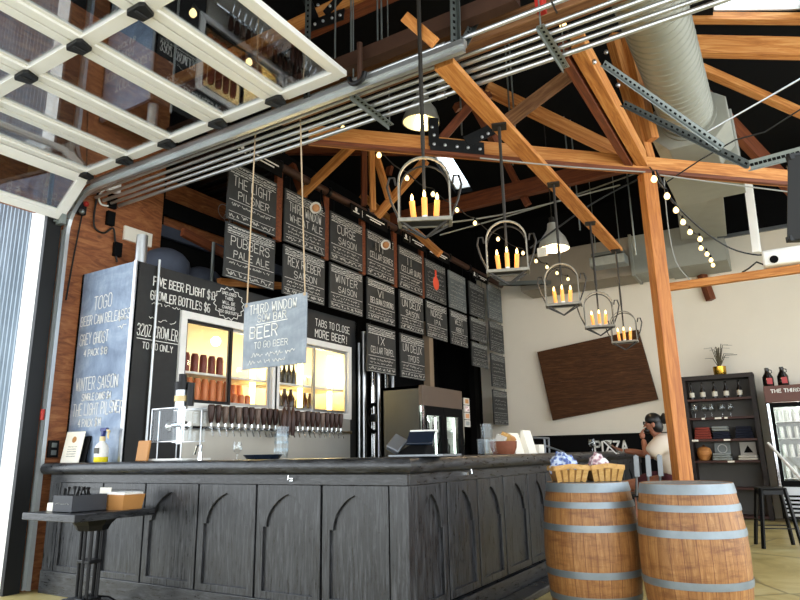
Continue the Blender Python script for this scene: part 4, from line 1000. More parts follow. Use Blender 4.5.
# glasses
def tulip(name, label, p, k=1.0, group=None, mat='glass'):
    t = thing(name, label, 'glass', p, 0, group)
    B().lathe([(.035*k, 0), (.034*k, .004), (.006*k, .008), (.006*k, .05*k), (.03*k, .07*k), (.045*k, .10*k), (.04*k, .135*k), (.034*k, .16*k), (.032*k, .16*k), (.037*k, .135*k), (.042*k, .10*k), (.027*k, .073*k)], (0, 0, 0), 18).build('bowl', mat, t, world=False)
    return t
tulip('tulip_glass', 'small stemmed tulip beer glass standing alone on the bar', on_bar(237, 3.66), .85)
p = on_bar(263, 3.7)
t = thing('serving_tray', 'dark flat serving tray lying on the bar below the hanging sign', 'tray', p)
B().lathe([(.12, 0), (.15, .035), (.145, .035), (.115, .006)], p, 24).build('dish', 'screen', t)
p = on_bar(281, 3.80)
t = thing('glass_tower', 'stack of clear square tasting glasses on the bar under the sign', 'glass stack', p)
for k in range(4): B().lathe([(.052, .0), (.058, .08), (.053, .08), (.047, .008)], p + Z_*(.055*k), 8).build('glass', 'acrylic', t, smooth=False)
p = on_bar(280, 4.06)
t = thing('tall_tap_handles', 'three tall pointed dark wooden tap handles in the middle of the tap row', 'tap handle', (XC + .30, 5.60, 1.36))
for k in range(3):
    q = V((XC + .30, 5.52 + .075*k, 1.36)); B().lathe([(.018, 0), (.030, .08), (.036, .20), (.022, .28), (.004, .33 + (.05 if k == 1 else 0))], q, 10).build('handle', 'tap', t)
B().cyl((XC + .035, 5.59, 1.37), (XC + .31, 5.59, 1.37), .02, seg=8).build('bracket', 'chrome', t)
# point of sale tablet
p = on_bar(415, 3.95)
t = thing('payment_tablet', 'tilted payment tablet on a dark stand at the bar corner', 'tablet', p)
rt_ = R3(.0, -.62, .35)
B().cbox(p + V((.05, 0, .125)), (.19, .018, .13), R3(-.85, 0, .25)).build('screen', 'screen', t, bevel=.004)
B().cbox(p + V((-.13, -.03, .085)), (.10, .05, .13), R3(-.7, .5, .25)).build('card_reader', 'greymetal', t, bevel=.008)
B().cbox(p + V((.05, .050, .171)), (.20, .02, .014), R3(-.85, 0, .25)).build('white_rim', 'white', t, smooth=False)
B().add([p + V(q) for q in ((-.14, -.09, 0), (.12, -.09, 0), (.12, .09, 0), (-.14, .09, 0), (-.02, .0, .09), (.09, .0, .09), (.09, .06, .12), (-.02, .06, .12))], [(0,3,2,1),(4,5,6,7),(0,1,5,4),(1,2,6,5),(2,3,7,6),(3,0,4,7)]).build('stand', 'black', t, smooth=False)
p = on_bar(425, 3.72)
o = B().cbox(p + V((0, 0, .008)), (.40, .26, .012)).build('paper_sheet', 'greymetal', None, smooth=False); tag(o, 'flat grey mat lying on the bar corner by the tablet', 'mat')
# right arm: beakers, basket, menus
xa = XF - .30
p = on_bar(488, None, xa)
for k, (dy, dz) in enumerate(((-.09, 0), (.07, 0), (0, .135))):
    q = p + V((0, dy, dz)); t = thing('glass_pitcher', ['clear glass pitcher on the bar, nearer of the bottom pair', 'clear glass pitcher on the bar, farther of the bottom pair', 'clear glass pitcher balanced on top of two others on the bar'][k], 'pitcher', q, 0, 'clear pitchers on the bar')
    B().lathe([(.045, 0), (.052, .01), (.056, .135), (.052, .135), (.048, .012)], (0, 0, 0), 20).build('body', 'acrylic', t, world=False)
    B().tube([(0, -.05, .11), (0, -.10, .10), (0, -.10, .04), (0, -.05, .03)], .009, 6).build('handle', 'acrylic', t, world=False)
p = on_bar(504, None, xa)
t = thing('wicker_basket', 'round brown wicker basket with packets on the bar', 'basket', p)
B().lathe([(.10, 0), (.125, .06), (.13, .12), (.12, .12), (.09, .01)], p, 20).build('bowl', 'wicker', t)
for k in range(3): B().cbox(p + V((.02*k, -.06 + .06*k, .13 + .02*(k % 2))), (.09, .05, .09), R3(.3*k, .4, .5*k)).build('packet', ['whitecloth', 'tan', 'cork'][k] if k != 1 else 'splint', t, smooth=False)
p = on_bar(519, None, xa)
for k, (dy, w, h) in enumerate(((-.10, .24, .20), (.12, .22, .23))):
    q = p + V((.05 * k, dy, 0)); o = B().add([q + V(v) for v in ((-.05, -w/2, 0), (.06, -w/2, 0), (.06, w/2, 0), (-.05, w/2, 0), (-.02, -w/2, h), (.0, -w/2, h), (.0, w/2, h), (-.02, w/2, h))], [(0,3,2,1),(4,5,6,7),(0,1,5,4),(1,2,6,5),(2,3,7,6),(3,0,4,7)]).build('menu_stand', 'paper', None, smooth=False)
    tag(o, ['white folded menu stand on the bar, the nearer one', 'taller white folded menu stand just behind the nearer one'][k], 'menu stand')
p = on_bar(536, None, xa)
o = B().cbox(p + V((0, 0, .045)), (.14, .16, .09)).build('paper_box', 'paper', None, smooth=False, bevel=.004); tag(o, 'small low white box on the bar right of the menu stands', 'box')
p = on_bar(547, None, xa - .13)
t = thing('metal_rack', 'grey metal tube rack standing on the bar before the black wall', 'rack', p)
B().tube([p + V((0, -.95, .17)), p + V((0, .1, .17)), p + V((0, .1, .0))], .012, 8).tube([p + V((.0, -.05, .17)), p + V((0, -.05, 0))], .012, 8).tube([p + V((0, -.95, .17)), p + V((0, -.95, 0))], .012, 8).tube([p + V((.0, .0, .08)), p + V((.03, .55, .005))], .012, 8).build('tube_frame', 'greymetal', t)

# hanging rope sign
a, c = un(244, 304, 'y', 3.72), un(306, 292, 'y', 3.72); e, f = un(306, 362, 'y', 3.72), un(243, 371, 'y', 3.72)
x0, x1, z0, z1 = (a.x + f.x)/2, (c.x + e.x)/2, (e.z + f.z)/2, (a.z + c.z)/2
hs = thing('hanging_sign', 'grey chalk sign hanging on two ropes over the bar reading BEER', 'sign', ((x0+x1)/2, 3.72, z0))
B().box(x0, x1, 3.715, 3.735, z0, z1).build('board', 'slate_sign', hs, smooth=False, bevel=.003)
b = B(); n = -Y_; L, Hh = x1 - x0, z1 - z0; O = lambda u, v: V((x0 + u*L, 3.712, z0 + v*Hh))
chalk(b, 'THIRD WINDOW', O(.10, .81), X_, Z_, n, .075, L*.78, .007); chalk(b, 'SOW BAR', O(.24, .68), X_, Z_, n, .06, L*.48, .007); rib(b, [O(.22, .64), O(.72, .655)], .006, n)
chalk(b, 'BEER', O(.12, .44), X_, Z_, n, .095, L*.48, .010); chalk(b, 'TO GO BEER', O(.2, .29), X_, Z_, n, .05, L*.55, .005)
squig(b, O(.15, .15), X_, Z_, n, L*.7, .04, .005, 1.6); squig(b, O(.1, .06), X_, Z_, n, L*.6, .035, .005, 1.6)
b.build('chalk_lettering', 'chalk', hs, smooth=False, recalc=False)
for px, py, qx in ((247, 304, 256), (305, 292, 300)):
    q = un(px, py + 2, 'y', 3.72); u = un(qx, 118, 'y', 3.72); B().cyl(q, V((u.x, 3.72, 3.98)), .006, seg=6).sph(q, .016, 8, 6).build('rope', 'rope', hs)

# ================================================================ GLASS DOOR FRIDGE and dark rear corner
fx0, fx1, fy0, fy1 = -4.70, -4.061, 7.20, 8.36
fg = thing('display_fridge', 'olive grey two-door display fridge behind the bar', 'fridge', (-4.4, 7.7, 0))
B().box(fx0, fx1 - .06, fy0, fy0 + .04, 0, 2.0).box(fx0, fx1 - .06, fy0, fy1, 1.96, 2.0).box(fx0, fx1 - .06, fy1 - .04, fy1, 0, 2.0).box(fx0, fx0 + .04, fy0, fy1, 0, 2.0).box(fx0, fx1 - .06, fy0, fy1, 0, .1).build('cabinet', 'olive', fg, smooth=False)
B().box(fx1 - .06, fx1, fy0, fy1, 1.74, 2.0).build('header', 'brownhdr', fg, smooth=False, bevel=.004)
B().box(fx0 + .045, fx0 + .06, fy0 + .05, fy1 - .05, .1, 1.73).box(fx0 + .06, fx1 - .10, fy1 - .055, fy1 - .045, .1, 1.73).box(fx0 + .06, fx1 - .10, fy0 + .045, fy0 + .055, .1, 1.73).build('lining', 'white', fg, smooth=False)
B().box(fx1 - .06, fx1 - .045, fy0 + .04, fy1 - .04, 1.66, 1.74).build('lamp_box', 'ledw', fg, smooth=False)
ym = (fy0 + fy1) / 2
for y0, y1 in ((fy0 + .03, ym - .005), (ym + .005, fy1 - .03)):
    d = B().holed(rect(y0, y1, .1, 1.74), [rect(y0 + .07, y1 - .07, .18, 1.62)], (fx1 - .04, 0, 0), Y_, Z_, X_, .04).build('door', 'black', fg, smooth=False)
    B().prism(rect(y0 + .07, y1 - .07, .18, 1.62), (fx1 - .02, 0, 0), Y_, Z_, X_, .006).build('pane', 'cooler_glass', d, smooth=False)
    B().box(fx1 - .09, fx1 - .07, y1 - .11, y1 - .09, .2, 1.6).build('led_strip', 'ledw', fg, smooth=False)
B().box(fx1 - .01, fx1 + .015, fy0, fy0 + .03, .05, 1.74).box(fx1 - .01, fx1 + .015, fy1 - .03, fy1, .05, 1.74).build('chrome_edge', 'chrome', fg, smooth=False)
for z in (.75, 1.1, 1.42): B().box(fx0 + .06, fx1 - .10, fy0 + .05, fy1 - .05, z, z + .015).build('shelf', 'steel', fg, smooth=False)
k = 0
for z in (1.117, 1.437):
    for i in range(9):
        y = fy0 + .13 + i*.118
        if abs(y - ym) < .05: continue
        o = (protos['bottle'] if z < 1.2 or i % 2 else protos['white']).copy(); COL.objects.link(o); o.location = (fx1 - .22, y, z); o.scale = (1, 1, .8)
        tag(o, '%s item from the left on the %s fridge shelf behind the bar' % (ORD[i], 'middle' if z < 1.2 else 'upper'), 'bottle', 'drinks in the fridge behind the bar')
for i in range(4):
    a = un(465.5, 405 + 6*i, 'x', -3.95); o = B().cbox((-4.045, 8.46, 1.86 - i*.105), (.02, .17, .095)).build('photo_card', 'whitecloth', None, smooth=False)
    tag(o, '%s small picture card from the top on the fridge side' % ORD[i], 'card', 'picture cards by the fridge')
    B().cbox((-4.034, 8.46, 1.86 - i*.105), (.004, .11, .06)).build('picture', ['kraft', 'pinkbag', 'cork', 'greycloth'][i], o, smooth=False)
# tanks and pipes in the dark
for i, (x, r, y) in enumerate(((364, .035, 7.6), (372, .06, 8.4), (379, .03, 7.8), (386, .05, 9.0), (393, .04, 9.0))):
    q = un(x, 440, 'y', y); o = B().cyl((q.x, y, 0), (q.x, y, 2.9), r, seg=14).build('steel_pipe', 'chrome' if i % 2 else 'steel'); tag(o, '%s upright steel pipe from the left in the dark behind the cooler' % ORD[i], 'pipe', 'brewery pipes behind the cooler')
q = un(374, 418, 'y', 7.9)
t = thing('hose_reel', 'round black hose reel hanging between the steel pipes', 'reel', q)
B().tube([q + V((.13*math.cos(a), 0, .2*math.sin(a))) for a in [k*PI/8 for k in range(16)]], .03, 8, True).build('hose', 'blackmetal', t); B().cyl(q - Y_*.03, q + Y_*.03, .06, seg=12).build('hub', 'steel', t)
o = B().cyl((un(357, 420, 'y', 7.45).x, 7.5, 0), (un(357, 420, 'y', 7.45).x, 7.5, 2.72), .022, seg=10).build('riser_pipe', 'conduit'); tag(o, 'slim pale riser pipe at the far end of the cooler', 'pipe')
q = un(427, 380, 'y', 9.2)
o = B().box(q.x - .06, q.x + .06, 9.2, 9.34, 0, 3.3).build('timber_stud', 'stud'); tag(o, 'pale timber stud standing behind the display fridge', 'post')
o = B().box(-5.75, -5.62, 12.2, 12.4, 0, 4.6).build('black_column', 'black'); tag(o, 'black column beside the pale strip of back wall', 'column')

# ================================================================ BISTRO TABLE at left
tx0, tx1, ty0, ty1, tz = -5.02, -4.36, 2.77, 3.43, .76
bt_ = thing('bistro_table', 'dark topped square bistro table with iron pedestal before the bar', 'table', (-4.68, 3.08, 0))
B().box(tx0, tx1, ty0, ty1, tz - .05, tz).build('tabletop', 'barrail', bt_, smooth=False, bevel=.004)
c = V((-4.64, 3.10, 0))
for dx, dy in ((-.06, -.04), (.06, -.04), (-.06, .04), (.06, .04), (0, -.05), (0, .05)): B().cyl(c + V((dx, dy, .10)), c + V((dx*1.05, dy*1.05, tz - .1)), .013, seg=8).build('column_rod', 'blackmetal', bt_)
B().lathe([(.11, .62), (.13, .66), (.17, .70), (.20, .71)], c, 8).build('capital', 'blackmetal', bt_, smooth=False)
B().cbox(c + V((0, 0, .40)), (.15, .11, .025)).cbox(c + V((0, 0, .12)), (.18, .14, .06)).build('collar', 'blackmetal', bt_, bevel=.005)
for k in range(4):
    a = PI/4 + k*PI/2; d = V((math.cos(a), math.sin(a), 0))
    B().tube([c + d*.05 + Z_*.14, c + d*.15 + Z_*.13, c + d*.25 + Z_*.07, c + d*.32 + Z_*.02], [.025, .022, .02, .024], 8).build('foot', 'blackmetal', bt_)
q = V((-4.70, 3.02, tz))
t = thing('caddy_box', 'black wooden caddy box holding cutlery on the bistro table', 'box', q)
B().box(q.x - .12, q.x + .12, q.y - .14, q.y + .14, q.z, q.z + .006).box(q.x - .12, q.x + .12, q.y - .14, q.y - .13, q.z, q.z + .12).box(q.x - .12, q.x + .12, q.y + .13, q.y + .14, q.z, q.z + .12).box(q.x - .12, q.x - .11, q.y - .13, q.y + .13, q.z, q.z + .12).box(q.x + .11, q.x + .12, q.y - .13, q.y + .13, q.z, q.z + .12).build('crate', 'caddy', t, smooth=False)
b = B(); chalk(b, 'GATHER', (q.x - .09, q.y - .142, q.z + .045), X_, Z_, -Y_, .02, .17, .003, wob=.02) if False else squig(b, (q.x - .09, q.y - .142, q.z + .055), X_, Z_, -Y_, .17, .012, .003); b.build('stencilled_mark', 'chalk_dim', t, smooth=False, recalc=False)
for i in range(9):
    o = B().tube([(0, 0, 0), (.003, 0, .10), (.0, 0, .13)], [.006, .007, .014], 6).build('cutlery', 'blackmetal', None); o.location = q + V((-.085 + .022*i, -.06 + .05*(i % 3), .05)); o.rotation_euler = (.25*((i % 3) - 1), .18*((i % 4) - 1.5), 0)
    tag(o, '%s dark cutlery handle from the left sticking out of the caddy box' % ORD[i], 'cutlery', 'cutlery in the caddy box')
o = B().cbox(q + V((.0, .20, .08)), (.12, .008, .16), R3(-.1, 0, .1)).build('small_card', 'paper', None, smooth=False); tag(o, 'small cream card standing behind the caddy box', 'card')
q2 = V((-4.52, 3.27, tz)); t = thing('napkin_holder', 'orange-brown wooden napkin box with white napkins on the bistro table', 'napkin box', q2)
B().add([q2 + V(v) for v in ((-.10, -.085, 0), (.10, -.085, 0), (.10, .085, 0), (-.10, .085, 0), (-.12, -.095, .11), (.12, -.095, .11), (.12, .095, .11), (-.12, .095, .11))], [(0,3,2,1),(4,5,6,7),(0,1,5,4),(1,2,6,5),(2,3,7,6),(3,0,4,7)]).build('tray', 'kraft', t, smooth=False)
B().cbox(q2 + V((0, 0, .118)), (.22, .17, .02)).build('napkins', 'white', t, smooth=False, bevel=.004)
o = B().cbox((-4.93, 2.98, tz + .03), (.10, .10, .06)).build('white_box', 'paper', None, smooth=False, bevel=.004); tag(o, 'small white box behind the caddy on the left table edge', 'box')

# ================================================================ BARRELS
def make_barrel():
    t = thing('wine_barrel', 'x', 'barrel', (0, 0, 0), 0, 'oak wine barrels in front of the bar')
    Hb = .91; R = lambda z: .288 + .049 * (1 - ((z - Hb/2) / (Hb/2)) ** 2)
    pr = [(R(Hb*i/24), Hb*i/24) for i in range(25)]
    B().lathe([(.27, .02)] + pr + [(.275, Hb), (.272, Hb - .035)], (0, 0, 0), 52).build('staves', 'oak', t, world=False)
    B().cyl((0, 0, Hb - .05), (0, 0, Hb - .03), .274, seg=40).build('barrel_head', 'oak', t, world=False)
    for z, h in ((.004, .06), (.125, .042), (.285, .045), (.585, .045), (.740, .042), (.845, .063)):
        B().lathe([(R(z) - .004, z), (R(z) + .005, z), (R(z + h/2) + .0055, z + h/2), (R(z + h) + .005, z + h), (R(z + h) - .004, z + h)], (0, 0, 0), 52).build('hoop', 'hoop', t, world=False)
    return t
p = far(592.5, 553, 4.60); q = far(693.5, 553, 4.2)
b1 = make_barrel(); b1.location = (p.x, p.y, 0); b1['label'] = 'left oak barrel, carrying the basket of cloths'
b2 = dup(b1, (q.x, q.y, 0), 1.3, 'right oak barrel, bare on top, in front of the timber post')
# basket on the left barrel, two fabric bundles
t = thing('splint_basket', 'shallow pale woven splint baskets joined side by side on the left barrel', 'basket', (p.x, p.y, .912))
for sx, wd in ((-.13, .25), (.13, .24)):
    c = V((p.x, p.y, .912)) + V((sx * .86, sx * .52, 0)); rz = R3(0, 0, .53)
    hw = wd / 2
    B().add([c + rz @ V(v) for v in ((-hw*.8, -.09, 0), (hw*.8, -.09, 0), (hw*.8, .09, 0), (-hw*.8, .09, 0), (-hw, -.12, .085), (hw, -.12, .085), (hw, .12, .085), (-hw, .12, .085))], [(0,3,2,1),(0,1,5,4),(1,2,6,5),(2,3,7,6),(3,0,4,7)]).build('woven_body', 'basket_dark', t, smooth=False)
    b = B()
    for k in range(5):
        u = -hw*.85 + k * hw*1.7/4; u0 = u*.8
        for s_ in (-1, 1): B().bar(c + rz @ V((u0, s_*.093, 0)), c + rz @ V((u, s_*.124, .09)), .034, .008, up=rz @ V((0, s_, 0))).build('splint', 'splint', t, smooth=False)
    rim = [(-hw, -.12), (hw, -.12), (hw, .12), (-hw, .12)]
    b = B()
    for i in range(4):
        a, e = V((*rim[i], .095)), V((*rim[(i+1) % 4], .095)); md = (a + e)/2 + V((0, 0, .016 if i % 2 == 0 else 0)); b.bar(c + rz @ a, c + rz @ md, .014, .035).bar(c + rz @ md, c + rz @ e, .014, .035)
    b.build('rim_band', 'splint', t, smooth=False, bevel=.003)
def bundle(name, label, c, r, mat, sd, up):
    random.seed(sd); b = B().sph((0, 0, 0), r, 22, 14)
    from mathutils import noise as N_
    for v in b.v:
        d = v.normalized(); k = 1 + .38 * N_.noise(d * 2.6 + V((sd, 0, 0))) + .16 * N_.noise(d * 6 + V((0, sd, 0))); v *= k; v.z *= up
    b.v = [v + V(c) for v in b.v]; o = b.build(name, mat); return tag(o, label, 'cloth')
cc = V((p.x, p.y, .985)); bundle('cloth_bundle', 'blue and white checked cloth bundle in the left half of the basket', cc + V((-.14, -.085, .03)), .092, 'bluebag', 3, 1.05)
bundle('cloth_bundle', 'pink and white cloth bundle in the right half of the basket', cc + V((.08, .05, .03)), .068, 'pinkbag', 9, 1.3)

# ================================================================ CHANDELIERS
def chandelier():
    t = thing('chandelier', 'x', 'chandelier', (0, 0, 0), 0, 'candle chandeliers over the bar')
    w, h = .155, .40
    def arch(y): return [(-w, y, .0), (-w, y, h - w)] + [(w*math.cos(a), y, h - w + w*math.sin(a)) for a in [PI - PI*k/12 for k in range(1, 12)]] + [(w, y, h - w), (w, y, 0)]
    for y in (-.06, .06):
        b = B(); pts = [V(v) for v in arch(y)]
        for a, c in zip(pts[:-1], pts[1:]):
            d = (c - a).normalized(); b.bar(a - d*.004, c + d*.004, .024 if y < 0 else .009, .010, up=V((d.z, 0, -d.x)))
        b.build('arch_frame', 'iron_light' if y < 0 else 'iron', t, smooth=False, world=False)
    b = B().bar((-w, -.06, 0), (w, -.06, 0), .02, .024).bar((-w, .06, 0), (w, .06, 0), .02, .024).bar((-w, -.06, 0), (-w, .06, 0), .02, .024).bar((w, -.06, 0), (w, .06, 0), .02, .024)
    b.build('base_frame', 'iron_light', t, smooth=False, world=False, bevel=.002)
    B().box(-w*.7, w*.7, -.055, .055, -.006, .004).bar((-w, 0, 0), (w, 0, 0), .03, .01).build('candle_plate', 'iron', t, smooth=False, world=False)
    for s_ in (-1, 1):
        B().tube([(s_*w, 0, .02), (s_*(w + .05), 0, .14), (s_*(w + .075), 0, .24), (s_*(w + .06), 0, .30), (s_*(w + .03), 0, .30), (s_*(w + .02), 0, .25)], .008, 6).build('side_loop', 'iron', t, world=False)
    B().bar((-w, -.06, 0), (0, 0, -.10), .012, .012).bar((w, -.06, 0), (0, 0, -.10), .012, .012).bar((-w, .06, 0), (0, 0, -.10), .012, .012).bar((w, .06, 0), (0, 0, -.10), .012, .012).build('lower_brace', 'iron', t, smooth=False, world=False)
    B().cyl((0, 0, .0), (0, 0, .50), .010, seg=8).build('stem', 'iron', t, world=False)
    for k in range(3):
        x, y = [(-.068, .012), (.0, -.035), (.068, .012)][k]
        cnd = B().cyl((x, y, .03), (x*1.15, y*1.05, .145), .018, seg=12).build('candle', 'candle', t, world=False)
        B().cyl((x, y, 0), (x, y, .03), .017, seg=10).build('candle_socket', 'white', cnd, world=False)
        B().lathe([(.004, .145), (.010, .16), (.009, .175), (.002, .195)], (x*1.15, y*1.05, 0), 8).build('flame_bulb', 'flame', cnd, world=False)
    return t
ch = chandelier(); CH = [(427, 222), (508, 272), (564, 305), (600, 327), (626, 342)]
RZ = [.48, .36, .26, .30, .12]
NM = ['nearest and largest', 'second nearest', 'middle', 'fourth from the front', 'farthest and smallest']
CO = [ch] + [None] * 4
for i in (1, 2, 3, 4, 0):
    x, y = CH[i]; g = un(x, y, 'z', 2.5); lab = '%s iron candle chandelier hanging over the bar' % NM[i]; loc = (-1.755, g.y, 2.5)
    if i == 0: o = ch; o.location = loc; o['label'] = lab; o.rotation_euler = (0, 0, RZ[0])
    else: o = dup(ch, loc, RZ[i], lab)
    zt = 3.75 if i else 4.14
    B().cyl((-1.755, g.y, 2.99), (-1.755, g.y, zt), .013 if i else .014, seg=10).build('rod', 'iron', o)
    if i: B().cbox((-1.755, g.y, 3.7525), (.12, .12, .012)).build('ceiling_plate', 'iron', o, smooth=False)

# ================================================================ BACK WALL
YW = 12.5
c4 = [un(x, y, 'y', 12.38) for x, y in ((537, 352), (638, 329.5), (658, 399.5), (552.5, 420.5))]
bd = thing('wall_board', 'large dark walnut board hung tilted on the pale back wall', 'board', sum(c4, V((0, 0, 0))) / 4)
for k in range(4):
    l0, l1 = c4[0].lerp(c4[3], k/4), c4[0].lerp(c4[3], (k+1)/4 - .001); r0, r1 = c4[1].lerp(c4[2], k/4), c4[1].lerp(c4[2], (k+1)/4 - .001)
    vs = [l0, r0, r1, l1]; B().add(vs + [v + Y_*.06 for v in vs], [(0,1,2,3),(7,6,5,4),(0,4,5,1),(1,5,6,2),(2,6,7,3),(3,7,4,0)]).build('plank', 'walnut', bd, smooth=False, bevel=.002)
wn = thing('wainscot_panel', 'black panel along the foot of the back wall lettered PIZ', 'panel', (-3.3, 12.45, 0))
B().box(-4.75, -1.62, 12.42, 12.49, 0, 1.40).build('panel', 'black', wn, smooth=False); B().box(-4.75, -1.62, 12.40, 12.49, 1.40, 1.43).build('cap_rail', 'black', wn, smooth=False)
b = B(); a, c = un(595, 452, 'y', 12.39), un(629, 442, 'y', 12.39); chalk(b, 'PIZZA', (a.x, 12.412, a.z), X_, Z_, -Y_, .19, c.x - a.x, .035, wob=.0); b.build('lettering', 'chalk', wn, smooth=False, recalc=False)

# merchandise shelf
sx0, sx1, sy0, zs = -1.62, -.50, 12.08, 2.34
sh = thing('shelf_unit', 'tall dark wooden shelf unit with bottles and folded shirts by the wall', 'shelf', (-1.05, 12.3, 0))
for x in (sx0, sx1 - .07): B().box(x, x + .07, sy0, 12.46, 0, zs).build('side', 'shelf_wood', sh, smooth=False, bevel=.003)
B().box(sx0 + .07, sx1 - .07, 12.43, 12.46, .05, zs).build('back', 'shelf_back', sh, smooth=False)
B().box(sx0, sx1, sy0 - .01, 12.46, zs - .06, zs + .01).build('top', 'shelf_wood', sh, smooth=False)
ZSH = [.06, .50, 1.0, 1.32, 1.68, 2.04] 
ZSH = [.06, .50, .93, 1.28, 1.64, 1.955]
for k, z in enumerate(ZSH): B().box(sx0 + .07, sx1 - .07, sy0, 12.43, z - .035, z).build('shelf', 'red_wood', sh, smooth=False)
for i in range(5):
    q = V((un([691, 702, 714, 725.5, 739][i], 388, 'y', 12.2).x, 12.2, ZSH[5] + .001)); t = thing('beer_bottle', '%s dark labelled bottle from the left on the top shelf of the unit' % ORD[i], 'bottle', q, 0, 'bottles on the shelf unit')
    B().lathe([(.040, 0), (.042, .01), (.042, .14), (.018, .20), (.015, .27), (.018, .275), (.015, .29)], (0, 0, 0), 14).build('glass_body', 'bottle', t, world=False); B().lathe([(.043, .04), (.043, .12)], (0, 0, 0), 14).build('label', 'label', t, world=False)
for i in range(6):
    q = V((un([695, 704.5, 711.5, 722, 730.5, 733][i], 412, 'y', 12.2).x, 12.2 + .06 * (i % 2), ZSH[4] + .001))
    if i < 5: tulip('stemmed_glass', '%s clear glass from the left on the second shelf of the unit' % ORD[i], q, 1.45, 'glasses on the shelf unit')
FOLD = [(703.5, 'redcloth', 5, 'brick red folded shirts stacked on the third shelf', .27), (722, 'navycloth', 3, 'navy folded shirts stacked on the third shelf, middle pile', .27), (745, 'navycloth', 5, 'navy folded shirts stacked on the third shelf, right pile', .27)]
for px, mt, n_, lb, w in FOLD:
    x = un(px, 440, 'y', 12.15).x
    for k in range(n_):
        o = B().cbox((x, 12.24, ZSH[3] + .022 + .04*k), (w - .01*k, .26, .037)).build('folded_shirt', mt, None, bevel=.015); tag(o, lb.replace('folded shirts stacked', 'folded shirt, %s from the bottom,' % ORD[k]), 'shirt', lb)
x = un(722, 440, 'y', 12.1).x
for k in range(2):
    o = B().cbox((x - .01, 12.22, ZSH[3] + .15 + .04*k), (.25, .26, .037)).build('folded_shirt', 'greycloth', None, bevel=.015); tag(o, 'grey folded shirt on top of the navy middle pile, %s one' % ('lower' if k == 0 else 'upper'), 'shirt', 'grey shirts on the middle pile')
q = V((un(705, 457, 'y', 12.25).x, 12.25, ZSH[2]))
t = thing('wooden_crock', 'round orange wooden lidded crock on the fourth shelf at left', 'crock', q)
B().lathe([(.08, 0), (.11, .06), (.12, .13), (.10, .20), (.05, .23)], (0, 0, 0), 18).build('body', 'fir', t, world=False); B().sph((0, 0, .24), .025, 10, 6).build('knob', 'walnut', t, world=False)
for px, k0, mt, lb in ((723, 3, 'greycloth', 'grey folded shirt on the fourth shelf'), (749, 2, 'whitecloth', 'white folded shirt on the fourth shelf')):
    x = un(px, 460, 'y', 12.2).x
    for k in range(k0): o = B().cbox((x, 12.2, ZSH[2] + .022 + .04*k), (.29 - .01*k, .26, .037)).build('folded_shirt', mt, None, bevel=.015); tag(o, lb + ', %s from the bottom' % ORD[k], 'shirt', lb + ' pile')
    o = B().cbox((x, 12.38, ZSH[2] + .17), (.24, .02, .24), R3(-.1, 0, 0)).build('shirt_display', mt, None, smooth=False); tag(o, '%s display shirt with a printed emblem standing on the fourth shelf' % ('grey' if mt[0] == 'g' else 'white'), 'shirt')
    b = B(); 
    if mt[0] == 'g': rib(b, [V((x + .07*math.cos(a), 12.362, ZSH[2] + .19 + .07*math.sin(a))) for a in [k*PI/8 for k in range(17)]], .014, -Y_)
    else: b.add([(x - .07, 12.362, ZSH[2] + .12), (x + .07, 12.362, ZSH[2] + .12), (x, 12.362, ZSH[2] + .24)], [(0, 1, 2)])
    b.build('printed_emblem', 'black' if mt[0] == 'w' else 'white', o, smooth=False, recalc=False)
for i, (px, z) in enumerate(((706, ZSH[4]), (721, ZSH[4]), (729, ZSH[4]), (695, ZSH[3]), (727, ZSH[3]), (728, ZSH[2]))):
    x = un(px, 440, 'y', 12.07).x; o = B().cbox((x, 12.0768, z - .018), (.10 if i in (1, 3, 4, 5) else .05, .006, .03)).build('price_label', 'paper', None, smooth=False); tag(o, '%s on the shelf edge' % ['small white price label under the left glasses', 'wide white price label under the middle glasses', 'small white price label under the right glasses', 'white price label under the red shirts', 'white price label under the middle shirt pile', 'white price label under the grey fourth shelf shirts'][i], 'label')
# plant on top
q = V((un(720, 372, 'y', 12.25).x, 12.25, zs + .012))
t = thing('potted_plant', 'spiky dry plant in a gold pot on top of the shelf unit', 'plant', q)
B().lathe([(.09, 0), (.10, .02), (.105, .15), (.095, .15), (.09, .03)], (0, 0, 0), 18).build('pot', 'gold', t, world=False)
b = B(); random.seed(5)
for k in range(22):
    a = random.uniform(0, 2*PI); r = random.uniform(.05, .34 if math.sin(a) < .3 else .18); h = random.uniform(.3, .62) - r * .4
    b.tube([(0, 0, .12), (r*.4*math.cos(a), r*.4*math.sin(a), .12 + h*.8), (r*math.cos(a), r*math.sin(a), .12 + h*.75)], [.008, .006, .003], 5)
b.build('leaves', 'plant', t, world=False)

# tall drinks fridge at the right
gx0, gx1, gy0, gy1, gz = -.37, .55, 11.75, 12.4, 2.08
fr = thing('drinks_fridge', 'tall black glass-door drinks fridge with brown header by the back wall', 'fridge', (.1, 12.1, 0))
B().box(gx0, gx0 + .05, gy0 + .06, gy1, .06, gz).box(gx1 - .05, gx1, gy0 + .06, gy1, .06, gz).box(gx0, gx1, gy1 - .04, gy1, .06, gz).box(gx0, gx1, gy0 + .06, gy1, .06, .14).build('cabinet', 'blackmetal', fr, smooth=False)
hd = B().box(gx0, gx1, gy0, gy1, 1.82, gz).build('header', 'headerred', fr, smooth=False, bevel=.005)
b = B(); chalk(b, 'THE THIRD WINDOW', (gx0 + .10, gy0 - .004, 1.97), X_, Z_, -Y_, .05, .72, .012, wob=0); b.build('lettering', 'white', hd, smooth=False, recalc=False)
d = B().holed(rect(gx0 + .02, gx1 - .02, .55, 1.81), [rect(gx0 + .10, gx1 - .10, .62, 1.74)], (0, gy0 + .05, 0), X_, Z_, -Y_, .045).build('door', 'black', fr, smooth=False)
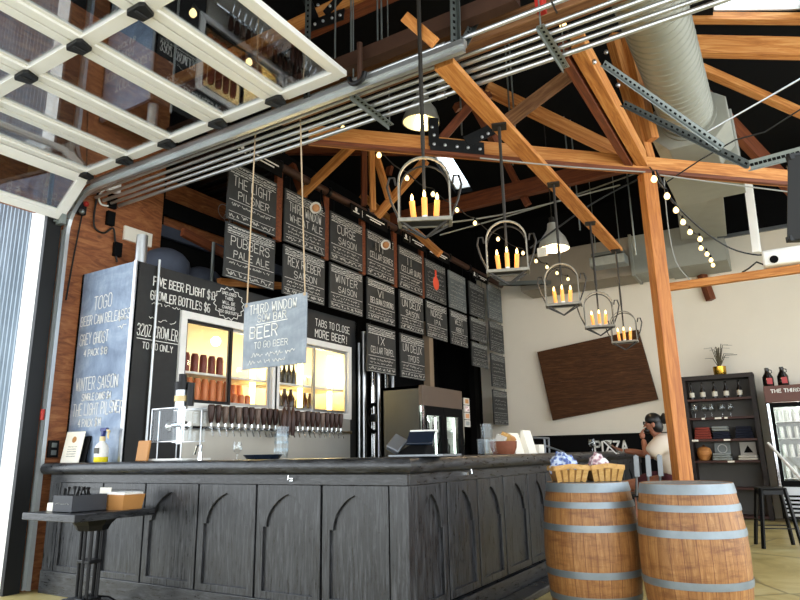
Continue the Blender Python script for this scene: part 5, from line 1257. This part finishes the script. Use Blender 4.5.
B().prism(rect(gx0 + .10, gx1 - .10, .62, 1.74), (0, gy0 + .03, 0), X_, Z_, -Y_, .006).build('pane', 'cooler_glass', d, smooth=False)
B().box(gx0 + .015, gx0 + .05, gy0 - .01, gy0 + .03, .5, 1.8).build('chrome_edge', 'chrome', fr, smooth=False)
B().box(gx0 + .02, gx1 - .02, gy0 + .02, gy0 + .06, .10, .53).build('grille', 'steel', fr, smooth=False)
for k in range(5): B().box(gx0 + .06, gx1 - .06, gy0 + .005, gy0 + .02, .14 + .06*k, .17 + .06*k).build('grille_slot', 'black', fr, smooth=False)
B().box(gx0 + .06, gx1 - .06, gy1 - .05, gy1 - .04, .55, 1.8).build('lining', 'white', fr, smooth=False)
B().box(gx0 + .08, gx0 + .10, gy0 + .07, gy0 + .09, .6, 1.75).build('led_strip', 'ledw', fr, smooth=False); B().box(gx0 + .08, gx1 - .08, gy0 + .1, gy0 + .13, 1.77, 1.80).build('led_strip', 'ledw', fr, smooth=False)
for z in (.66, .98, 1.26, 1.52): B().box(gx0 + .06, gx1 - .06, gy0 + .08, gy1 - .06, z - .012, z).build('shelf', 'white', fr, smooth=False)
for s_, z in enumerate((1.52, 1.26, .98, .66)):
    for i in range(7):
        x = gx0 + .16 + .1*i; o = protos['white'].copy(); COL.objects.link(o); o.location = (x, gy0 + .18, z + .001); o.scale = (1, 1, 1.15)
        if s_ < 2 or i % 3 != 1: o.data = protos['white'].data
        tag(o, '%s can from the left on the %s shelf of the drinks fridge' % (ORD[i], ['top', 'second', 'third', 'bottom'][s_]), 'can', 'cans in the drinks fridge')
for i, px in enumerate((769, 784)):
    q = V((un(px, 386, 'y', 12.0).x, 12.0, gz + .002)); t = thing('growler_bottle', '%s dark growler with red label on top of the drinks fridge' % ('left' if i == 0 else 'right'), 'bottle', q, .4, 'growlers on the drinks fridge')
    B().lathe([(.075, 0), (.08, .01), (.08, .16), (.035, .24), (.03, .28), (.034, .29), (.03, .31)], (0, 0, 0), 18).build('body', 'bottle', t, world=False)
    B().tube([(.03, 0, .28), (.07, 0, .27), (.07, 0, .23), (.045, 0, .22)], .009, 6).build('handle', 'bottle', t, world=False); B().cbox((-.01, -.077, .09), (.08, .012, .10)).build('label', 'redlabel', t, world=False, smooth=False)
# reclining white bar of a chair or stand
a = un(768, 443, 'y', 10.5); c = un(803, 481, 'y', 9.9); c = a + (c - a) * ((a.z - .02) / (a.z - c.z))
o = B().cyl(a, c, .02, seg=8).build('metal_bar', 'white'); tag(o, 'slanting white metal bar in front of the drinks fridge', 'bar')

# stool
st = un(772, 548, 'z', 0); st = V((-.37, 9.0, 0))
t = thing('metal_stool', 'black backless metal stool standing on the open floor at right', 'stool', st, .25)
B().box(-.145, .145, -.145, .145, .645, .67).build('seat', 'blackmetal', t, world=False, smooth=False, bevel=.012)
for sx in (-1, 1):
    for sy in (-1, 1): B().bar((sx*.125, sy*.125, .65), (sx*.20, sy*.20, 0), .035, .03, up=(sx, sy, 0)).build('leg', 'blackmetal', t, world=False, smooth=False)
k = .175
B().bar((-k, -k, .22), (k, -k, .22), .02, .012).bar((-k, k, .22), (k, k, .22), .02, .012).bar((-k, -k, .30), (-k, k, .30), .02, .012).bar((k, -k, .30), (k, k, .30), .02, .012).build('stretcher', 'blackmetal', t, world=False, smooth=False)
B().box(-.13, .13, -.13, .13, .59, .64).build('apron', 'blackmetal', t, world=False, smooth=False)

# bar chairs
def bar_chair():
    t = thing('bar_chair', 'x', 'chair', (0, 0, 0), 0, 'grey slatted bar chairs')
    B().box(-.19, .19, -.19, .19, .65, .685).build('seat', 'blackmetal', t, world=False, bevel=.02)
    for sx in (-1, 1):
        for sy in (-1, 1): B().bar((sx*.16, sy*.16, .66), (sx*.22, sy*.22, 0), .03, .03, up=(sx, sy, 0)).build('leg', 'blackmetal', t, world=False, smooth=False)
    for y in (-.13, 0, .13): B().tube([(.18, y, .67), (.215, y, .85), (.235, y, 1.0), (.24, y, 1.08)], .012, 8).bar((.235, y, .86), (.25, y, 1.07), .055, .008, up=(1, 0, 0)).build('back_slat', 'greymetal', t, world=False, smooth=False)
    B().bar((-.2, -.2, .25), (.2, -.2, .25), .02, .02).bar((-.2, .2, .25), (.2, .2, .25), .02, .02).bar((-.2, -.2, .3), (-.2, .2, .3), .02, .02).build('foot_ring', 'blackmetal', t, world=False, smooth=False)
    return t
c1 = bar_chair(); c1.location = (-1.52, 7.35, 0); c1.rotation_euler = (0, 0, -.9); c1['label'] = 'empty grey slat-backed bar chair in front of the seated person'
c2 = dup(c1, (-1.42, 8.2, 0), 0, 'grey slat-backed bar chair under the seated person')

# ================================================================ PERSON at the bar
def skin_mesh(name, joints, edges, mat, parent, sub=2, root=0):
    me = bpy.data.meshes.new(name); me.from_pydata([j[0] for j in joints], edges, []); o = bpy.data.objects.new(name, me); COL.objects.link(o)
    o.modifiers.new('skin', 'SKIN'); s_ = o.modifiers.new('sub', 'SUBSURF'); s_.levels = sub; s_.render_levels = sub
    for i, j in enumerate(joints):
        sv = me.skin_vertices[0].data[i]; r = j[1]; sv.radius = r if isinstance(r, tuple) else (r, r); sv.use_root = (i == root)
    bpy.context.view_layer.update()
    dg = bpy.context.evaluated_depsgraph_get(); m2 = bpy.data.meshes.new_from_object(o.evaluated_get(dg)); m2.name = name
    bpy.data.objects.remove(o); bpy.data.meshes.remove(me)
    m2.materials.clear(); m2.materials.append(MAT[mat]); m2.shade_smooth()
    o = bpy.data.objects.new(name, m2); COL.objects.link(o)
    if parent: o.parent = parent
    return o
PB = V((-1.34, 8.2, -.05))
pe = thing('person', 'person in beige t-shirt with a dark hair bun reading a tablet at the bar', 'person', PB)
J = [((.06, 0, .80), (.15, .12)), ((.06, 0, .93), (.135, .115)), ((.03, 0, 1.10), (.15, .115)), ((-.03, 0, 1.24), (.15, .11)), ((-.07, 0, 1.315), .065), ((-.10, 0, 1.365), .052), ((-.135, 0, 1.41), .06), ((-.145, 0, 1.465), .088), ((-.13, 0, 1.53), .075),
     # left arm (far, +y) then right arm (near, -y)
     ((-.04, .17, 1.27), .062), ((-.20, .22, 1.10), .048), ((-.40, .16, 1.155), .040), ((-.52, .12, 1.17), .030),
     ((-.04, -.17, 1.27), .062), ((-.17, -.22, 1.12), .050), ((-.20, -.19, 1.145), .042), ((-.235, -.09, 1.30), .030),
     ((-.02, .10, .80), .095), ((-.30, .13, .79), .078), ((-.50, .13, .78), .065), ((-.47, .13, .45), .050), ((-.50, .13, .30), .040), ((-.60, .13, .27), .035),
     ((-.02, -.10, .80), .095), ((-.30, -.13, .79), .078), ((-.50, -.13, .78), .065), ((-.47, -.13, .45), .050), ((-.50, -.13, .30), .040), ((-.60, -.13, .27), .035)]
E_ = [(0,1),(1,2),(2,3),(3,4),(4,5),(5,6),(6,7),(7,8),(3,9),(9,10),(10,11),(11,12),(3,13),(13,14),(14,15),(15,16),(0,17),(17,18),(18,19),(19,20),(20,21),(21,22),(0,23),(23,24),(24,25),(25,26),(26,27),(27,28)]
body = skin_mesh('body', J, E_, 'skin', pe)
# hands: palm plus five fingers each
def hand(palm, d, nrm, curl, side):
    palm, d, nrm = V(palm), V(d).normalized(), V(nrm).normalized(); s_ = d.cross(nrm).normalized() * side
    js = [(palm - d*.045, .026), (palm, (.036, .017)), (palm + d*.03, (.036, .015))]; es = [(0, 1), (1, 2)]
    for k, (off, ln) in enumerate(((-.030, .062), (-.010, .072), (.010, .068), (.029, .052))):
        i = len(js); b0 = palm + d*.035 + s_*off; m1 = b0 + d*ln*.5 - nrm*curl*.3*ln; m2 = m1 + d*ln*.3 - nrm*curl*ln*.6
        js += [(b0, .0095), (m1, .0085), (m2, .0075)]; es += [(2, i), (i, i+1), (i+1, i+2)]
    i = len(js); t0 = palm - d*.01 - s_*.038; js += [(t0, .011), (t0 + d*.03 - s_*.018 - nrm*.012*curl, .010), (t0 + d*.055 - s_*.014 - nrm*.03*curl, .009)]; es += [(1, i), (i, i+1), (i+1, i+2)]
    return skin_mesh('hand', js, es, 'skin', pe, 1)
hand((-.565, .11, 1.185), (-1, -.1, .25), (0, .1, 1), -.6, 1)
hand((-.25, -.05, 1.345), (-.1, .35, .9), (-.9, -.2, .1), .9, 1)
# face
PF = PB + V((.016, 0, 0))
B().add([PF + V(v) for v in ((-.228, -.014, 1.45), (-.228, .014, 1.45), (-.262, 0, 1.438), (-.226, 0, 1.49))], [(0,1,2),(0,2,3),(1,3,2),(0,3,1)]).build('nose', 'skin', pe)
for sy in (-1, 1):
    e = B().sph(PF + V((-.218, sy*.033, 1.487)), .012, 10, 6).build('eye', 'white', pe); B().sph(PF + V((-.228, sy*.033, 1.487)), .006, 8, 5).build('pupil', 'black', e)
    B().sph(PF + V((-.125, sy*.088, 1.465)), .03, 10, 8, (.7, .35, 1.1)).build('ear', 'skin', pe)
B().tube([PF + V((-.226, -.025, 1.412)), PF + V((-.238, 0, 1.415)), PF + V((-.226, .025, 1.412))], .006, 6).build('mouth', 'shorts', pe)
b = B()
for sy in (-1, 1): b.tube([PF + V((-.238, sy*.035 + .024*math.cos(a), 1.487 + .02*math.sin(a))) for a in [k*PI/6 for k in range(12)]], .004, 6, True).tube([PF + V((-.235, sy*.06, 1.49)), PF + V((-.12, sy*.095, 1.49))], .004, 6)
b.tube([PF + V((-.24, -.011, 1.487)), PF + V((-.24, .011, 1.487))], .004, 6).build('glasses', 'black', pe)
b = B().sph(PB + V((-.108, 0, 1.522)), .102, 20, 14, (1.02, .95, .85), R3(0, .35, 0))
b.sph(PB + V((-.075, 0, 1.46)), .085, 16, 10, (.8, 1.05, 1.2)); hair = b.build('hair', 'hair', pe)
bun = B().sph((0, 0, 0), .062, 16, 12)
for v in bun.v: v *= 1 + .12*math.sin(v.x*70 + v.z*50)
bun.v = [v + PB + V((.02, 0, 1.535)) for v in bun.v]; bun.build('hair_bun', 'hair', pe)
B().sph(PB + V((-.195, 0, 1.402)), .052, 14, 10, (.85, 1.15, .8)).build('beard', 'hair', pe)
# clothes follow the body with slightly larger radii
JT = [((.08, 0, .86), (.19, .16)), ((.07, 0, .95), (.18, .155)), ((.04, 0, 1.10), (.195, .175)), ((-.02, 0, 1.235), (.195, .185)), ((-.055, 0, 1.31), .080), ((-.04, .17, 1.270), .095), ((-.17, .212, 1.13), .085), ((-.03, -.155, 1.245), .115), ((-.10, -.195, 1.18), .102), ((-.165, -.215, 1.11), .092), ((.0, -.10, 1.23), .135), ((.0, .10, 1.24), .13)]
skin_mesh('t_shirt', JT, [(0,1),(1,2),(2,3),(3,4),(3,11),(11,5),(5,6),(3,10),(10,7),(7,8),(8,9)], 'tshirt', pe)
JS = [((.06, 0, .815), (.165, .135)), ((.06, 0, .88), (.155, .128)), ((-.02, .10, .805), .130), ((-.36, .13, .795), .115), ((-.02, -.10, .805), .130), ((-.36, -.13, .795), .115)]
skin_mesh('shorts', JS, [(0,1),(0,2),(2,3),(0,4),(4,5)], 'shorts', pe)
for ob in pe.children:
    if ob.type == 'MESH' and ob.name.split('.')[0] in ('body', 'hand', 't_shirt', 'shorts'):
        pass
t = thing('tablet', 'white tablet held up at the bar by the seated person', 'tablet', PB + V((-.64, .08, 1.12)))
B().cbox(PB + V((-.66, .08, 1.215)), (.012, .16, .22), R3(0, -.75, 0)).build('case', 'white', t, bevel=.005); B().cbox(PB + V((-.652, .08, 1.222)), (.004, .14, .19), R3(0, -.75, 0)).build('screen', 'screen', t)
p = V((-2.25, 8.35, ZB + .001)); tulip('tulip_glass', 'clear beer glass beyond the tablet on the bar', p, 1.0)

# ================================================================ LEFT WALL DETAILS
def onwall(px, py, off=.0): return un(px, py, 'x', -6.1 + off)
q = onwall(137, 237); o = B().cbox((-6.085, q.y, q.z), (.03, .36, .16)).build('wall_sign', 'paper', None, smooth=False); tag(o, 'blank cream sign plate on the plywood above the cooler', 'sign')
q = onwall(109, 187); o = B().cbox((-6.07, q.y, q.z), (.06, .22, .12)).build('junction_box', 'white', None, smooth=False, bevel=.006); tag(o, 'white junction box on the plywood under the door track', 'box')
for i, (x, y) in enumerate(((111, 202), (109, 219), (116, 250))):
    q = onwall(x, y); o = B().cbox((-6.075, q.y, q.z), (.05, .09, .16)).build('outlet_box', 'black', None, smooth=False, bevel=.005); tag(o, ['upper black outlet box on the plywood with a cable', 'lower black outlet box on the plywood with a cable', 'small black box on the plywood just above the cooler'][i], 'outlet')
q = onwall(52, 449); t = thing('wall_outlet', 'dark outlet plate with grey sockets on the plywood above the bar end', 'outlet', q)
B().cbox(q + X_*.015, (.03, .10, .16)).build('plate', 'blackmetal', t, bevel=.004)
for dz in (-.035, .035): B().cbox(q + V((.034, 0, dz)), (.008, .05, .045)).build('socket', 'galv', t, bevel=.003)
cable('wall_cable', 'black cable looping down the plywood wall', [onwall(x, y, .03) for x, y in ((98, 192), (94, 215), (95, 228), (104, 233), (113, 228), (115, 240), (116, 255), (117, 262))], .011)
cable('wall_cable', 'white cable looping to the upper black outlet box', [onwall(x, y, .04) for x, y in ((104, 190), (99, 196), (101, 204), (108, 206))], .010, 'white')
cable('pull_cord', 'thin dark cord hanging down the plywood beside the door jamb', [onwall(x, y, .03) for x, y in ((82, 215), (74, 255), (66, 300))], .008)
q = onwall(80, 208, .04); t = thing('wall_switch', 'red and black switch unit on the plywood by the door', 'switch', q)
B().cbox(q, (.06, .12, .14)).build('body', 'blackmetal', t, bevel=.01); B().sph(q + V((.04, .04, .05)), .03, 10, 6).build('red_button', 'red', t); B().sph(q + V((.04, .0, -.05)), .03, 10, 6).build('grey_knob', 'galv', t)
q = onwall(42, 420, .06); o = B().cyl(q, q + Z_*.10, .02, seg=10).build('warning_tag', 'red'); tag(o, 'small red cylinder on the door jamb', 'tag')
# pale table edge at the bottom of the view
q = V((-1.02, 1.74, .715))
t = thing('round_table', 'pale round table edge just visible at the bottom of the view', 'table', (-.95, 1.55, 0))
B().lathe([(.30, -.02), (.32, -.01), (.32, .0), (.30, .006)], (-.88, 1.42, .712), 36).build('tabletop', 'cream', t); B().cyl((-.88, 1.42, .02), (-.88, 1.42, .70), .03, seg=12).build('pedestal', 'blackmetal', t); B().cyl((-.88, 1.42, 0), (-.88, 1.42, .02), .22, seg=24).build('base', 'blackmetal', t)

# ================================================================ LIGHT
w = bpy.data.worlds.new('overcast_sky'); sc.world = w; w.use_nodes = True
wt = w.node_tree; bg = wt.nodes['Background']
tc = wt.nodes.new('ShaderNodeTexCoord'); sx = wt.nodes.new('ShaderNodeSeparateXYZ'); rp = wt.nodes.new('ShaderNodeValToRGB')
wt.links.new(tc.outputs['Generated'], sx.inputs[0]); wt.links.new(sx.outputs[2], rp.inputs[0]); wt.links.new(rp.outputs[0], bg.inputs[0])
rp.color_ramp.elements[0].position = 0; rp.color_ramp.elements[0].color = (.92, .97, 1, 1); rp.color_ramp.elements[1].position = .8; rp.color_ramp.elements[1].color = (.74, .86, 1, 1)
bg.inputs[1].default_value = 4.6
def lamp(name, kind, loc, energy, col, size=.1, rot=None):
    ld = bpy.data.lights.new(name, kind); ld.energy = energy; ld.color = col
    if kind == 'POINT': ld.shadow_soft_size = size
    o = bpy.data.objects.new(name, ld); COL.objects.link(o); o.location = loc
    if rot: o.rotation_euler = rot
    return o
warm = (1, .72, .42)
for i, (x, y) in enumerate(CH):
    g = un(x, y, 'z', 2.5); lamp('candle_light', 'POINT', (-1.755, g.y, 2.72), 4, warm, .05)
for y, e in ((5.4, 10), (6.35, 20), (6.9, 22)): lamp('cooler_light', 'POINT', (-5.5, y, 2.3), e, (1, .8, .45), .05)
lamp('fridge_light', 'POINT', (-4.25, 7.78, 1.6), 10, (.9, 1, .96), .05)
lamp('fridge_light', 'POINT', (.1, 11.98, 1.70), 8, (.9, 1, .97), .05)
lamp('pendant_light', 'POINT', pc + V((0, 0, -.12)), 60, warm, .06)
sc.view_settings.view_transform = 'Standard'; sc.view_settings.look = 'None'; sc.view_settings.exposure = 0.0; sc.view_settings.gamma = 1; sc.view_settings.use_curve_mapping = False
try:
    sc.cycles.use_denoising = True; sc.cycles.max_bounces = 10; sc.cycles.diffuse_bounces = 6; sc.cycles.transparent_max_bounces = 24; sc.cycles.sample_clamp_indirect = 6; sc.cycles.caustics_reflective = False; sc.cycles.caustics_refractive = False
except Exception: pass
